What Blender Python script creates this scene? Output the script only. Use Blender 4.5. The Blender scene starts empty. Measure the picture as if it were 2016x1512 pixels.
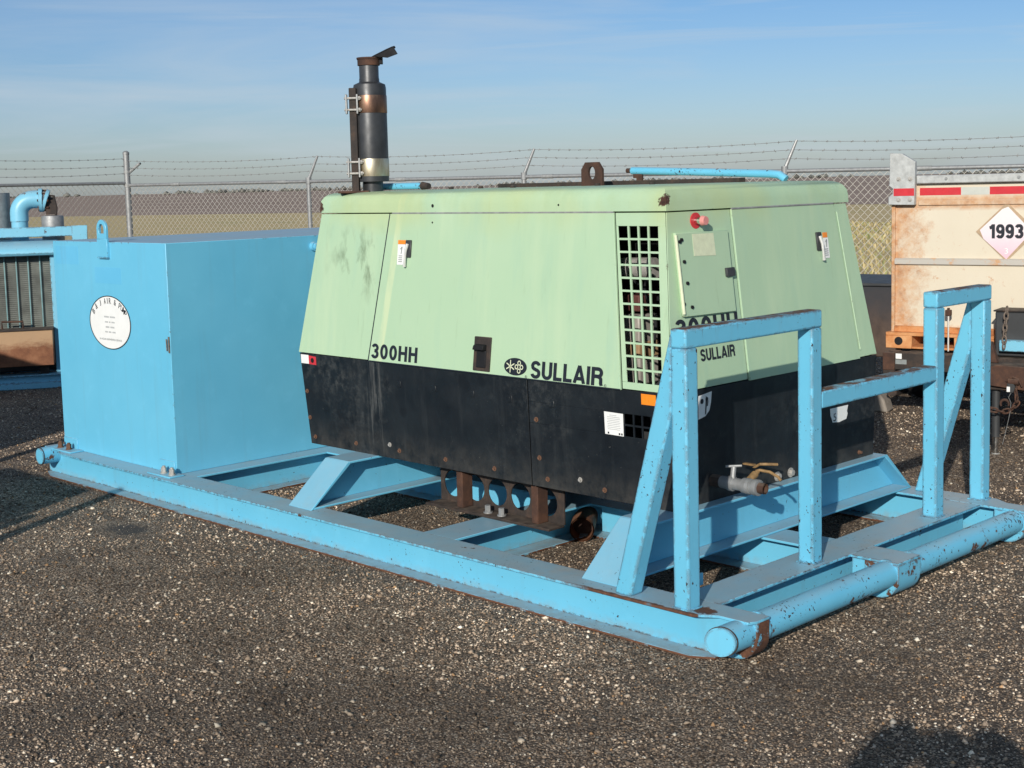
import bpy, bmesh, math, random
import numpy as np
from mathutils import Vector, Matrix
random.seed(7)
RNG = np.random.default_rng(11)
scene = bpy.context.scene
COL = scene.collection
PI = math.pi

# ------------------------------------------------------------------ camera
CAMPOS = Vector((-4.0883, -3.0295, 1.8395))
right = Vector((0.7093, -0.7044, -0.0255)).normalized()
fwd = Vector((0.6988, 0.7075, -0.1055)).normalized()
right = (right - fwd * right.dot(fwd)).normalized()
up = right.cross(fwd)
camd = bpy.data.cameras.new("camera")
camo = bpy.data.objects.new("camera", camd)
COL.objects.link(camo)
camo.matrix_world = Matrix(((right.x, up.x, -fwd.x, CAMPOS.x), (right.y, up.y, -fwd.y, CAMPOS.y),
                            (right.z, up.z, -fwd.z, CAMPOS.z), (0, 0, 0, 1)))
camd.sensor_width = 36.0
camd.lens = 36.0 * 2722.3 / 2016.0
camd.shift_x = (1008 - 1016.5) / 2016.0
camd.shift_y = (651.0 - 756.0) / 2016.0
camd.clip_start = 0.05
camd.clip_end = 6000
scene.camera = camo

# ------------------------------------------------------------------ sun and sky
LIGHT = Vector((1.84, 1.0, -0.78)).normalized()          # direction the sunlight travels
SUN_EL = math.asin(-LIGHT.z)
SUN_AZ = math.atan2(-LIGHT.x, -LIGHT.y)                  # from +Y towards +X
sund = bpy.data.lights.new("sun", 'SUN')
sund.energy = 4.75
sund.angle = math.radians(0.53)
sund.color = (1.0, 0.94, 0.84)
suno = bpy.data.objects.new("sun", sund)
COL.objects.link(suno)
suno.rotation_euler = LIGHT.to_track_quat('-Z', 'Y').to_euler()
suno.location = (-20, -10, 20)

world = bpy.data.worlds.new("World")
scene.world = world
world.use_nodes = True
wn, wl = world.node_tree.nodes, world.node_tree.links
wn.clear()
w_out = wn.new('ShaderNodeOutputWorld')
w_bg = wn.new('ShaderNodeBackground')
w_sky = wn.new('ShaderNodeTexSky')
w_sky.sky_type = 'NISHITA'
w_sky.sun_disc = False
w_sky.sun_elevation = SUN_EL
w_sky.sun_rotation = SUN_AZ
w_sky.altitude = 50
w_sky.air_density = 1.0
w_sky.dust_density = 0.6
w_sky.ozone_density = 2.0
w_bg.inputs['Strength'].default_value = 0.094
w_tc = wn.new('ShaderNodeTexCoord')
# the haze band near the ground is bluer than the clear-air model: tint by elevation, smoothly over the whole dome
w_sep = wn.new('ShaderNodeSeparateXYZ')
wl.new(w_tc.outputs['Generated'], w_sep.inputs[0])
w_ramp = wn.new('ShaderNodeValToRGB')
w_ramp.color_ramp.elements[0].position = 0.0
w_ramp.color_ramp.elements[0].color = (0.78, 0.89, 1.24, 1)
w_ramp.color_ramp.elements[1].position = 0.5
w_ramp.color_ramp.elements[1].color = (0.80, 0.92, 1.0, 1)
e = w_ramp.color_ramp.elements.new(0.15)
e.color = (0.56, 0.79, 1.10, 1)
wl.new(w_sep.outputs['Z'], w_ramp.inputs[0])
w_mul = wn.new('ShaderNodeMix'); w_mul.data_type = 'RGBA'; w_mul.blend_type = 'MULTIPLY'
w_mul.inputs[0].default_value = 1.0
wl.new(w_sky.outputs[0], w_mul.inputs[6]); wl.new(w_ramp.outputs[0], w_mul.inputs[7])
# thin cirrus streaks
w_map = wn.new('ShaderNodeMapping')
w_map.inputs['Scale'].default_value = (1.6, 1.6, 16.0)
w_map.inputs['Rotation'].default_value = (0.03, -0.05, 0.3)
wl.new(w_tc.outputs['Generated'], w_map.inputs[0])
w_noise = wn.new('ShaderNodeTexNoise')
w_noise.inputs['Scale'].default_value = 1.5
w_noise.inputs['Detail'].default_value = 7
w_noise.inputs['Roughness'].default_value = 0.55
w_noise.inputs['Distortion'].default_value = 0.5
wl.new(w_map.outputs[0], w_noise.inputs[0])
w_cr = wn.new('ShaderNodeValToRGB')
w_cr.color_ramp.elements[0].position = 0.44
w_cr.color_ramp.elements[1].position = 0.72
wl.new(w_noise.outputs['Fac'], w_cr.inputs[0])
w_cm = wn.new('ShaderNodeMath'); w_cm.operation = 'MULTIPLY'; w_cm.inputs[1].default_value = 0.62
# a second, thinner layer of wisps
w_map2 = wn.new('ShaderNodeMapping'); w_map2.inputs['Scale'].default_value = (2.6, 2.6, 46.0); w_map2.inputs['Rotation'].default_value = (-0.02, 0.04, 1.1); w_map2.inputs['Location'].default_value = (.35, .2, .4)
wl.new(w_tc.outputs['Generated'], w_map2.inputs[0])
w_n2 = wn.new('ShaderNodeTexNoise'); w_n2.inputs['Scale'].default_value = 1.2; w_n2.inputs['Detail'].default_value = 8; w_n2.inputs['Roughness'].default_value = .6; w_n2.inputs['Distortion'].default_value = .9
wl.new(w_map2.outputs[0], w_n2.inputs[0])
w_c2 = wn.new('ShaderNodeMapRange'); w_c2.inputs[1].default_value = .52; w_c2.inputs[2].default_value = .74; w_c2.inputs[4].default_value = .65
wl.new(w_n2.outputs['Fac'], w_c2.inputs[0])
w_mx = wn.new('ShaderNodeMath'); w_mx.operation = 'MAXIMUM'
wl.new(w_cr.outputs[0], w_mx.inputs[0]); wl.new(w_c2.outputs[0], w_mx.inputs[1])
wl.new(w_mx.outputs[0], w_cm.inputs[0])
w_mix = wn.new('ShaderNodeMix'); w_mix.data_type = 'RGBA'
wl.new(w_cm.outputs[0], w_mix.inputs[0])
wl.new(w_mul.outputs[2], w_mix.inputs[6])
w_mix.inputs[7].default_value = (6.2, 7.1, 7.9, 1)
wl.new(w_mix.outputs[2], w_bg.inputs['Color'])
wl.new(w_bg.outputs[0], w_out.inputs[0])

scene.view_settings.view_transform = 'Standard'
scene.view_settings.look = 'None'
scene.view_settings.exposure = -0.12
scene.view_settings.gamma = 1.0
scene.view_settings.use_curve_mapping = False
scene.render.resolution_x = 1024
scene.render.resolution_y = 768

# ------------------------------------------------------------------ mesh helpers
class MB:
    def __init__(s): s.v = []; s.f = []
    def add(s, vs, fs):
        b = len(s.v); s.v += [tuple(q) for q in vs]; s.f += [tuple(i + b for i in q) for q in fs]; return s
    def hexa(s, a):      # 8 points: bottom ring of 4, top ring of 4 (same winding)
        return s.add(a, [(3, 2, 1, 0), (4, 5, 6, 7), (0, 1, 5, 4), (1, 2, 6, 5), (2, 3, 7, 6), (3, 0, 4, 7)])
    def box(s, x0, x1, y0, y1, z0, z1):
        return s.hexa([(x0, y0, z0), (x1, y0, z0), (x1, y1, z0), (x0, y1, z0), (x0, y0, z1), (x1, y0, z1), (x1, y1, z1), (x0, y1, z1)])
    def prism(s, pts, vec):      # planar polygon swept along vec
        n = len(pts); vec = Vector(vec); P = [Vector(q) for q in pts]
        vs = P + [q + vec for q in P]
        fs = [tuple(range(n))[::-1], tuple(range(n, 2 * n))] + [(i, (i + 1) % n, n + (i + 1) % n, n + i) for i in range(n)]
        return s.add(vs, fs)
    def cyl(s, p0, p1, r0, r1=None, n=20, caps=True, x0=None):
        r1 = r0 if r1 is None else r1
        p0, p1 = Vector(p0), Vector(p1); d = (p1 - p0).normalized()
        a = Vector((0, 0, 1)) if abs(d.z) < .9 else Vector((1, 0, 0))
        e1 = d.cross(a).normalized(); e2 = d.cross(e1)
        vs = []
        for p, r in ((p0, r0), (p1, r1)):
            for i in range(n):
                t = 2 * PI * i / n; vs.append(p + e1 * (r * math.cos(t)) + e2 * (r * math.sin(t)))
        fs = [(i, (i + 1) % n, n + (i + 1) % n, n + i) for i in range(n)]
        if caps: fs += [tuple(range(n))[::-1], tuple(range(n, 2 * n))]
        return s.add(vs, fs)
    def lathe(s, c, prof, n=28, axis='z'):     # profile [(r, h)], around vertical axis at c
        c = Vector(c); vs = []; m = len(prof)
        for r, h in prof:
            for i in range(n):
                t = 2 * PI * i / n
                vs.append(c + Vector((r * math.cos(t), r * math.sin(t), h)))
        fs = []
        for j in range(m - 1):
            for i in range(n):
                fs.append((j * n + i, j * n + (i + 1) % n, (j + 1) * n + (i + 1) % n, (j + 1) * n + i))
        if prof[0][0] > 1e-6: fs.append(tuple(range(n))[::-1])
        if prof[-1][0] > 1e-6: fs.append(tuple(range((m - 1) * n, m * n)))
        return s.add(vs, fs)
    def path(s, pts, r, n=10, caps=True):
        P = [Vector(q) for q in pts]; m = len(P); vs = []; prev = None
        for j in range(m):
            d = (P[min(j + 1, m - 1)] - P[max(j - 1, 0)]).normalized()
            if prev is None:
                a = Vector((0, 0, 1)) if abs(d.z) < .9 else Vector((1, 0, 0)); e1 = d.cross(a).normalized()
            else:
                e1 = (prev - d * prev.dot(d)).normalized()
            prev = e1; e2 = d.cross(e1); rr = r[j] if isinstance(r, (list, tuple)) else r
            for i in range(n):
                t = 2 * PI * i / n; vs.append(P[j] + e1 * (rr * math.cos(t)) + e2 * (rr * math.sin(t)))
        fs = [(j * n + i, j * n + (i + 1) % n, (j + 1) * n + (i + 1) % n, (j + 1) * n + i) for j in range(m - 1) for i in range(n)]
        if caps: fs += [tuple(range(n))[::-1], tuple(range((m - 1) * n, m * n))]
        return s.add(vs, fs)
    def build(s, name, mat, parent=None, bevel=0, segs=2, smooth=False, ang=35):
        me = bpy.data.meshes.new(name); me.from_pydata(s.v, [], s.f)
        bm = bmesh.new(); bm.from_mesh(me); bmesh.ops.recalc_face_normals(bm, faces=bm.faces); bm.to_mesh(me); bm.free()
        me.update(); me.materials.append(mat)
        o = bpy.data.objects.new(name, me); COL.objects.link(o)
        if parent is not None: o.parent = parent
        if smooth or bevel:
            me.polygons.foreach_set('use_smooth', [True] * len(me.polygons))
            me.set_sharp_from_angle(angle=math.radians(ang))
        if bevel:
            b = o.modifiers.new('bevel', 'BEVEL'); b.width = bevel; b.segments = segs; b.limit_method = 'ANGLE'; b.angle_limit = math.radians(40)
            b.harden_normals = False
        return o

def tag(o, label, cat, group=None):
    o['label'] = label; o['category'] = cat
    if group: o['group'] = group
    return o
def thing(name, label, cat, loc=(0, 0, 0), rz=0.0, group=None):
    o = bpy.data.objects.new(name, None); COL.objects.link(o); o.location = loc; o.rotation_euler = (0, 0, rz)
    o.empty_display_size = .2
    return tag(o, label, cat, group)
def struct(o): o['kind'] = 'structure'; return o

def text_verts(body, width, height, bold=0.0, extr=0.0):
    cu = bpy.data.curves.new('txt', 'FONT'); cu.body = body; cu.size = 1.0; cu.offset = bold; cu.extrude = 0; cu.resolution_u = 4
    ob = bpy.data.objects.new('txt', cu); COL.objects.link(ob)
    dg = bpy.context.evaluated_depsgraph_get(); me = bpy.data.meshes.new_from_object(ob.evaluated_get(dg))
    vs = [v.co.copy() for v in me.vertices]; fs = [tuple(q.vertices) for q in me.polygons]
    bpy.data.objects.remove(ob); bpy.data.curves.remove(cu); bpy.data.meshes.remove(me)
    x0 = min(v.x for v in vs); x1 = max(v.x for v in vs); y0 = min(v.y for v in vs); y1 = max(v.y for v in vs)
    sx = width / (x1 - x0); sy = height / (y1 - y0) if height else sx
    return [((v.x - x0) * sx, (v.y - y0) * sy) for v in vs], fs
def text_on(mb, body, O, R, U, width, height, bold=0.0):
    vs, fs = text_verts(body, width, height, bold); O, R, U = Vector(O), Vector(R), Vector(U)
    mb.add([O + R * a + U * b for a, b in vs], fs); return mb

# bold grotesque capitals and figures drawn as heavy strokes (unit box: 1 high)
def _arc(cx, cy, rx, ry, a0, a1, n=14):
    return [(cx + rx * math.cos(math.radians(a0 + (a1 - a0) * i / n)), cy + ry * math.sin(math.radians(a0 + (a1 - a0) * i / n))) for i in range(n + 1)]
_t = .20; _h = _t / 2
GLY = {
 'I': (_t, [[(_h, 0), (_h, 1)]]),
 '1': (.44, [[(.30, 0), (.30, 1)], [(.02, .74), (.16, .78), (.27, .92)]]),
 'L': (.54, [[(_h, 1), (_h, 0)], [(_h, _h), (.54, _h)]]),
 'H': (.68, [[(_h, 0), (_h, 1)], [(.68 - _h, 0), (.68 - _h, 1)], [(_h, .53), (.68 - _h, .53)]]),
 'U': (.66, [[(_h, 1)] + _arc(.33, .33, .23, .24, 180, 360) + [(.66 - _h, 1)]]),
 'A': (.74, [[(.085, 0), (.37, 1.0)], [(.655, 0), (.37, 1.0)], [(.18, .27), (.56, .27)]]),
 'R': (.70, [[(_h, 0), (_h, 1)], [(_h, .9), (.40, .9)] + _arc(.40, .70, .19, .20, 90, -90)[1:] + [(_h, .50)], [(.36, .5)] + _arc(.40, .33, .17, .15, 80, 0, 8) + [(.575, .12), (.62, 0)]]),
 'S': (.64, [_arc(.32, .72, .21, .185, 10, 180, 12) + _arc(.36, .66, .24, .14, 200, 250, 5) + [(.33, .50)] + _arc(.28, .35, .25, .15, 65, 10, 6) + _arc(.32, .285, .22, .19, 0, -172, 14)]),
 '3': (.60, [_arc(.29, .715, .19, .185, 165, -75, 16) + [(.25, .52)], [(.25, .52)] + _arc(.29, .30, .21, .205, 80, -165, 18)]),
 '0': (.62, [_arc(.31, .5, .205, .40, 0, 360, 28)]),
 '9': (.62, [_arc(.30, .67, .20, .23, 0, 360, 22), [(.505, .67), (.50, .45)] + _arc(.29, .36, .21, .26, 0, -150, 12)]),
 '5': (.60, [[(.53, .9), (.16, .9), (.11, .50)] + _arc(.28, .32, .21, .22, 125, -160, 16)]),
}
def strokes_on(mb, word, O, R, U, width, height, gap=.12, weight=_t):
    O, R, U = Vector(O), Vector(R), Vector(U); N = R.cross(U).normalized(); tot = sum(GLY[c][0] for c in word) + gap * (len(word) - 1); sx = width / tot; x = 0; lvl = 0
    for ch in word:
        w, lines = GLY[ch]
        for ln in lines:
            P = [Vector((a, b)) for a, b in ln]; n = len(P); L = []; Rr = []; closed = (P[0] - P[-1]).length < 1e-6
            for i in range(n):
                a = P[i - 1] if i > 0 else (P[-2] if closed else None); b = P[i + 1] if i < n - 1 else (P[1] if closed else None)
                d0 = (P[i] - a).normalized() if a is not None else None; d1 = (b - P[i]).normalized() if b is not None else None
                d = ((d0 or d1) + (d1 or d0)).normalized(); nn = Vector((-d.y, d.x)); k = 1.0
                if d0 is not None and d1 is not None: k = 1 / max(.5, nn.dot(Vector((-d0.y, d0.x))))
                L.append(P[i] + nn * weight / 2 * k); Rr.append(P[i] - nn * weight / 2 * k)
            off = N * (.00008 * (lvl % 4)); lvl += 1
            vs = [O + R * ((x + q.x) * sx) + U * (max(0, min(1, q.y)) * height) + off for q in L + Rr]
            mb.add(vs, [(i, i + 1, n + i + 1, n + i) for i in range(n - 1)])
        x += w + gap
    return mb

# ------------------------------------------------------------------ material helpers
class NT:
    def __init__(s, name):
        s.m = bpy.data.materials.new(name); s.m.use_nodes = True; s.t = s.m.node_tree; s.n = s.t.nodes
        s.b = s.n['Principled BSDF']; s.tc = s.n.new('ShaderNodeTexCoord'); s.co = s.tc.outputs['Object']
        s.geo = s.n.new('ShaderNodeNewGeometry')
    def l(s, a, b): s.t.links.new(a, b)
    def mapping(s, sc, src=None, loc=(0, 0, 0), rot=(0, 0, 0)):
        m = s.n.new('ShaderNodeMapping'); m.inputs['Scale'].default_value = sc; m.inputs['Location'].default_value = loc
        m.inputs['Rotation'].default_value = rot
        s.l(src or s.co, m.inputs[0]); return m.outputs[0]
    def noise(s, scale, det=4, rough=.55, src=None, dist=0):
        n = s.n.new('ShaderNodeTexNoise'); n.inputs['Scale'].default_value = scale; n.inputs['Detail'].default_value = min(det, 8)
        n.inputs['Roughness'].default_value = rough; n.inputs['Distortion'].default_value = dist
        s.l(src or s.co, n.inputs['Vector']); return n.outputs['Fac']
    def vor(s, scale, out='Distance', src=None, feat='F1', rnd=1.0):
        n = s.n.new('ShaderNodeTexVoronoi'); n.feature = feat; n.inputs['Scale'].default_value = scale
        n.inputs['Randomness'].default_value = rnd
        s.l(src or s.co, n.inputs['Vector']); return n.outputs[out]
    def ramp(s, fac, stops, interp='LINEAR'):
        r = s.n.new('ShaderNodeValToRGB'); cr = r.color_ramp; cr.interpolation = interp
        while len(cr.elements) < len(stops): cr.elements.new(.5)
        for el, (p, c) in zip(cr.elements, stops):
            el.position = p; el.color = (c, c, c, 1) if isinstance(c, (int, float)) else (*c, 1)
        s.l(fac, r.inputs[0]); return r.outputs[0]
    def step(s, fac, a, b):  # 0 below a, 1 above b
        r = s.n.new('ShaderNodeMapRange'); r.inputs[1].default_value = a; r.inputs[2].default_value = b; r.clamp = True
        s.l(fac, r.inputs[0]); return r.outputs[0]
    def math(s, op, a, b=None):
        m = s.n.new('ShaderNodeMath'); m.operation = op
        for i, q in enumerate((a, b)):
            if q is None: continue
            if isinstance(q, (int, float)): m.inputs[i].default_value = q
            else: s.l(q, m.inputs[i])
        return m.outputs[0]
    def mix(s, fac, a, b, blend='MIX'):
        m = s.n.new('ShaderNodeMix'); m.data_type = 'RGBA'; m.blend_type = blend
        for i, q in ((0, fac), (6, a), (7, b)):
            if isinstance(q, (int, float)): m.inputs[i].default_value = q
            elif isinstance(q, tuple): m.inputs[i].default_value = (*q, 1)
            else: s.l(q, m.inputs[i])
        return m.outputs[2]
    def xyz(s, src=None):
        x = s.n.new('ShaderNodeSeparateXYZ'); s.l(src or s.co, x.inputs[0]); return x.outputs
    def edge(s, radius):     # 1 on edges, from the bevel node
        b = s.n.new('ShaderNodeBevel'); b.samples = 2; b.inputs['Radius'].default_value = radius
        d = s.n.new('ShaderNodeVectorMath'); d.operation = 'DOT_PRODUCT'
        s.l(b.outputs[0], d.inputs[0]); s.l(s.geo.outputs['Normal'], d.inputs[1])
        return s.step(s.math('SUBTRACT', 1.0, d.outputs['Value']), 0.01, 0.12)
    def bump(s, h, strength=.3, dist=.005):
        b = s.n.new('ShaderNodeBump'); b.inputs['Strength'].default_value = strength; b.inputs['Distance'].default_value = dist
        s.l(h, b.inputs['Height']); s.l(b.outputs[0], s.b.inputs['Normal']); return b
    def fin(s, col, rough=.5, metal=0.0, spec=.5):
        for k, q in (('Base Color', col), ('Roughness', rough), ('Metallic', metal)):
            if isinstance(q, (int, float)): s.b.inputs[k].default_value = q
            elif isinstance(q, tuple): s.b.inputs[k].default_value = (*q, 1)
            else: s.l(q, s.b.inputs[k])
        s.b.inputs['Specular IOR Level'].default_value = spec
        return s.m

RUST_D = (0.042, 0.019, 0.012); RUST_M = (0.105, 0.046, 0.026); RUST_O = (0.23, 0.10, 0.045)
def blue_paint(name, chips=.5, rust=.5, edge=.5, dust=.5, drips=None, front=0, base=(0.145, 0.485, 0.685), soil=0):
    n = NT(name)
    c = n.mix(n.ramp(n.noise(2.3, 5), [(.3, 0), (.75, 1)]), base, tuple(q * k for q, k in zip(base, (.84, .93, .95))))
    c = n.mix(n.math('MULTIPLY', n.step(n.noise(9, 6, .65), .55, .8), .35), c, tuple(min(1, q * 1.12 + .03) for q in base))
    # vertical grime streaks
    st = n.step(n.noise(1, 5, .6, n.mapping((16, 16, .9))), .56, .8)
    c = n.mix(n.math('MULTIPLY', st, .22), c, (0.16, 0.27, 0.34))
    nz = n.xyz(n.geo.outputs['Normal'])[2]
    if dust > 0:
        d = n.math('MULTIPLY', n.step(nz, .55, .95), n.ramp(n.noise(5.5, 7, .65), [(.25, .55 * dust), (.7, 1.0 * dust)]))
        c = n.mix(d, c, n.mix(n.noise(14, 6), (0.27, 0.36, 0.41), (0.39, 0.435, 0.45)))
        ds = n.math('MULTIPLY', n.step(nz, .55, .95), n.step(n.noise(3.1, 6, .7, n.mapping((1, 1, 1), loc=(4, 2, 1))), .56, .74))
        c = n.mix(n.math('MULTIPLY', ds, .5 * dust), c, (0.40, 0.33, 0.25))
    rough = .42
    if soil:   # muddy splash line close to the ground
        z = n.xyz()[2]
        sl = n.math('MULTIPLY', n.step(n.math('ADD', z, n.math('MULTIPLY', n.noise(7, 6, .7), .06)), .085, .03), n.step(n.noise(18, 5, .7), .35, .6))
        c = n.mix(n.math('MULTIPLY', sl, .6), c, (0.27, 0.22, 0.17))
        foot = n.math('MULTIPLY', n.step(z, .0135, .011), n.step(n.noise(5, 5, .7), .36, .44))
        c = n.mix(n.math('MULTIPLY', foot, n.step(nz, .5, .3)), c, (0.13, 0.055, 0.03))
    # rust and chips
    mask = None
    def acc(mask, q): return q if mask is None else n.math('MAXIMUM', mask, q)
    if chips > 0:
        dens = n.noise(3.0, 3, .5, n.mapping((1, 1, 1), loc=(3, 7, 1)))
        th = n.math('SUBTRACT', .765, n.math('MULTIPLY', n.step(dens, .35, .75), .13 * chips))
        sp = n.noise(78, 2, .5, n.mapping((1, 1, .8), rot=(.3, .2, .5)))
        if edge > 0: th = n.math('SUBTRACT', th, n.math('MULTIPLY', n.edge(.012), .085 * min(1.2, chips)))
        chipm = n.step(n.math('SUBTRACT', sp, th), 0.0, .03)
        mask = acc(mask, chipm)
    if rust > 0:
        r = n.noise(5.2, 9, .72, n.mapping((1, 1, 1), loc=(9, 1, 5)))
        mask = acc(mask, n.step(r, .72 - .125 * rust, .735 - .125 * rust))
    if edge > 0:
        eg = n.math('MULTIPLY', n.edge(.016), n.step(n.noise(23, 6, .7), .60 - .16 * edge, .66 - .16 * edge))
        eg = n.math('MULTIPLY', eg, n.step(n.noise(2.2, 3, .5, n.mapping((1, 1, 1), loc=(2, 4, 8))), .52 - .22 * edge, .60 - .2 * edge))
        if front:     # the outer flange edge by the near end is scraped to rust, also round the first post
            xx, yy, zz = n.xyz()
            ns = n.noise(14, 5, .72); top_ = n.step(zz, .160, .166)
            fr = n.math('MULTIPLY', n.step(n.math('ADD', xx, n.math('MULTIPLY', ns, .050)), .044, .036), n.step(n.math('ADD', yy, n.math('MULTIPLY', n.noise(4, 4, .6), 1.1)), 1.45, 1.15))
            dx_, dy_ = n.math('SUBTRACT', xx, .070), n.math('SUBTRACT', yy, .185)
            dd_ = n.math('SQRT', n.math('ADD', n.math('MULTIPLY', dx_, dx_), n.math('MULTIPLY', n.math('MULTIPLY', dy_, dy_), .45)))
            sp_ = n.step(n.math('ADD', dd_, n.math('MULTIPLY', n.noise(22, 5, .75), .11)), .098, .088)
            eg = n.math('MAXIMUM', eg, n.math('MULTIPLY', top_, n.math('MAXIMUM', fr, sp_)))
        mask = acc(mask, eg)
    if drips is not None:    # rust running down from the top face of a bar at height drips
        z = n.xyz()[2]
        below = n.math('SUBTRACT', drips, z)
        ln = n.math('MULTIPLY', n.step(n.noise(1, 3, .6, n.mapping((75, 75, .5))), .58, .76), .070)
        k = n.math('MULTIPLY', n.step(n.math('SUBTRACT', ln, below), .0, .03), n.step(n.noise(3.4, 3, .5), .42, .55))
        mask = acc(mask, n.math('MULTIPLY', k, .62))
        rim = n.math('MULTIPLY', n.step(n.math('ADD', below, n.math('MULTIPLY', n.noise(30, 4, .7), .030)), .026, .016), n.step(n.noise(4.2, 3, .5, n.mapping((1, 1, 1), loc=(7, 3, 1))), .44, .52))
        mask = acc(mask, n.math('MULTIPLY', rim, .8))
        tp = n.math('MULTIPLY', n.step(nz, .6, .9), n.step(n.noise(11, 8, .72, n.mapping((1, 1, 1), loc=(1, 5, 2))), .44, .52))
        mask = acc(mask, tp)
    rc = n.ramp(n.noise(34, 6, .7), [(.25, RUST_D), (.55, RUST_M), (.8, RUST_O)])
    if mask is not None:
        halo = n.math('MULTIPLY', mask, 1.0)
        c = n.mix(halo, c, rc)
        if chips > 0: c = n.mix(n.math('MULTIPLY', chipm, .75), c, (0.016, 0.012, 0.011))
        rough = n.ramp(mask, [(0, .40), (1, .88)])
        n.bump(n.math('ADD', n.math('MULTIPLY', mask, -1.0), n.math('MULTIPLY', n.noise(2.2 if chips == 0 else 7, 2), 6.0 if chips == 0 else .9)), .3, .004)
    else:
        n.bump(n.math('ADD', n.noise(1.3, 2), n.math('MULTIPLY', n.noise(6, 3), .12)), .5, .05)
    return n.fin(c, rough)

def rust_mat(name, dark=1.0, dust=.3):
    n = NT(name)
    a = n.ramp(n.noise(8, 9, .7), [(.25, tuple(q * dark for q in (0.028, 0.017, 0.014))), (.5, tuple(q * dark for q in (0.085, 0.040, 0.026))), (.75, tuple(q * dark for q in (0.19, 0.085, 0.045)))])
    nz = n.xyz(n.geo.outputs['Normal'])[2]
    a = n.mix(n.math('MULTIPLY', n.math('MULTIPLY', n.step(nz, .5, .95), n.step(n.noise(16, 6), .35, .6)), dust), a, (0.30, 0.24, 0.18))
    n.bump(n.noise(60, 6, .7), .35, .003)
    return n.fin(a, .85)
def plain(name, col, rough=.5, metal=0.0, var=.12, scale=8, spec=.5, bump=.08):
    n = NT(name)
    c = n.mix(n.ramp(n.noise(scale, 6, .6), [(.3, 0), (.7, 1)]), tuple(q * (1 - var) for q in col), tuple(min(1, q * (1 + var)) for q in col))
    rg = n.ramp(n.noise(scale * 2.3, 4), [(.3, max(0, rough - .08)), (.7, min(1, rough + .08))])
    if bump: n.bump(n.noise(scale * 4, 4), bump, .003)
    return n.fin(c, rg, metal, spec)

M = {}
M['blue'] = blue_paint('blue_paint', .55, .0, .0, .8, soil=1)
M['blue_rail'] = blue_paint('blue_rail_paint', .9, .35, .8, .95, soil=1, front=1)
M['blue_clean'] = blue_paint('blue_tank_paint', .0, .0, .25, 1.0)
M['blue_post'] = blue_paint('blue_post_paint', 1.25, .10, 1.0, .3)
M['blue_top'] = blue_paint('blue_top_bar_paint', .7, .12, .65, .25, drips=1.276)
M['blue_mid'] = blue_paint('blue_cross_bar_paint', .8, .12, .65, .25, drips=.924)
M['blue_pipe'] = blue_paint('blue_pipe_paint', 2.0, 1.05, .0, .45)
M['blue_nose'] = blue_paint('blue_nose_paint', 1.5, 1.45, 1.2, .6)
M['blue_old'] = blue_paint('faded_blue_paint', .6, .55, .8, .5, base=(0.20, 0.50, 0.66))
M['rust'] = rust_mat('rusty_steel', .72)
def dark_rust():
    n = NT('dark_rusty_steel')
    a = n.ramp(n.noise(9, 8, .72), [(.28, (0.012, 0.011, 0.011)), (.5, (0.034, 0.025, 0.021)), (.72, (0.085, 0.050, 0.034))])
    nz = n.xyz(n.geo.outputs['Normal'])[2]
    a = n.mix(n.math('MULTIPLY', n.math('MULTIPLY', n.step(nz, .5, .95), n.step(n.noise(16, 6), .38, .6)), .45), a, (0.20, 0.155, 0.115))
    n.bump(n.noise(60, 6, .7), .35, .003); return n.fin(a, .8)
M['rust_dark'] = dark_rust()
M['rust_orange'] = rust_mat('orange_rust', 1.9, .1)
M['galv'] = plain('galvanised_steel', (0.30, 0.305, 0.305), .55, .45, .18, 25)
M['galv_dull'] = plain('dull_galvanised_steel', (0.30, 0.305, 0.30), .6, .25, .22, 30)
M['wire'] = plain('fence_wire', (0.40, 0.38, 0.34), .6, .3, .15, 9)
M['chrome'] = plain('bright_steel', (0.75, 0.75, 0.73), .18, 1.0, .05, 20)
M['black'] = plain('black_metal', (0.012, 0.012, 0.014), .75, 0, .3, 12, spec=.25)
M['ink'] = plain('dark_ink', (0.012, 0.014, 0.022), .5, 0, .1, 10)
M['grey_ink'] = plain('faded_ink', (0.22, 0.24, 0.24), .6, 0, .2, 30)
M['ink_faint'] = plain('faint_ink', (0.45, 0.46, 0.46), .6, 0, .1, 30)
M['white'] = plain('white_vinyl', (0.80, 0.80, 0.78), .4, 0, .04, 14)
M['orange'] = plain('orange_reflector', (0.85, 0.25, 0.02), .3, 0, .08, 14)
M['red'] = plain('red_plastic', (0.55, 0.035, 0.045), .35, 0, .1, 14)
M['pink'] = plain('pale_red_plastic', (0.66, 0.26, 0.24), .4, 0, .1, 14)
M['cream'] = plain('aged_cream_label', (0.62, 0.66, 0.46), .6, 0, .08, 40)
M['brass'] = plain('yellow_handle', (0.27, 0.165, 0.07), .65, .1, .4, 40)
M['darkgrey'] = plain('dark_grey_paint', (0.035, 0.037, 0.040), .55, 0, .25, 6)
M['concrete'] = plain('concrete_block', (0.24, 0.21, 0.18), .9, 0, .2, 12)
M['bolt'] = plain('zinc_bolt', (0.42, 0.40, 0.37), .55, .3, .25, 60)
M['bolt_rust'] = plain('rusty_bolt', (0.13, 0.065, 0.038), .85, .0, .4, 60)
M['engine_grey'] = plain('engine_grey', (0.33, 0.31, 0.28), .6, .1, .25, 9)
M['engine_tan'] = plain('engine_tan', (0.34, 0.22, 0.12), .8, 0, .3, 12)
M['engine_red'] = plain('engine_red', (0.10, 0.035, 0.03), .7, 0, .3, 12)
M['foil'] = plain('heat_foil', (0.60, 0.58, 0.55), .4, .5, .25, 20, bump=.5)
M['radiator'] = plain('radiator_fins', (0.145, 0.155, 0.14), .7, .1, .4, 5)
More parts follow.
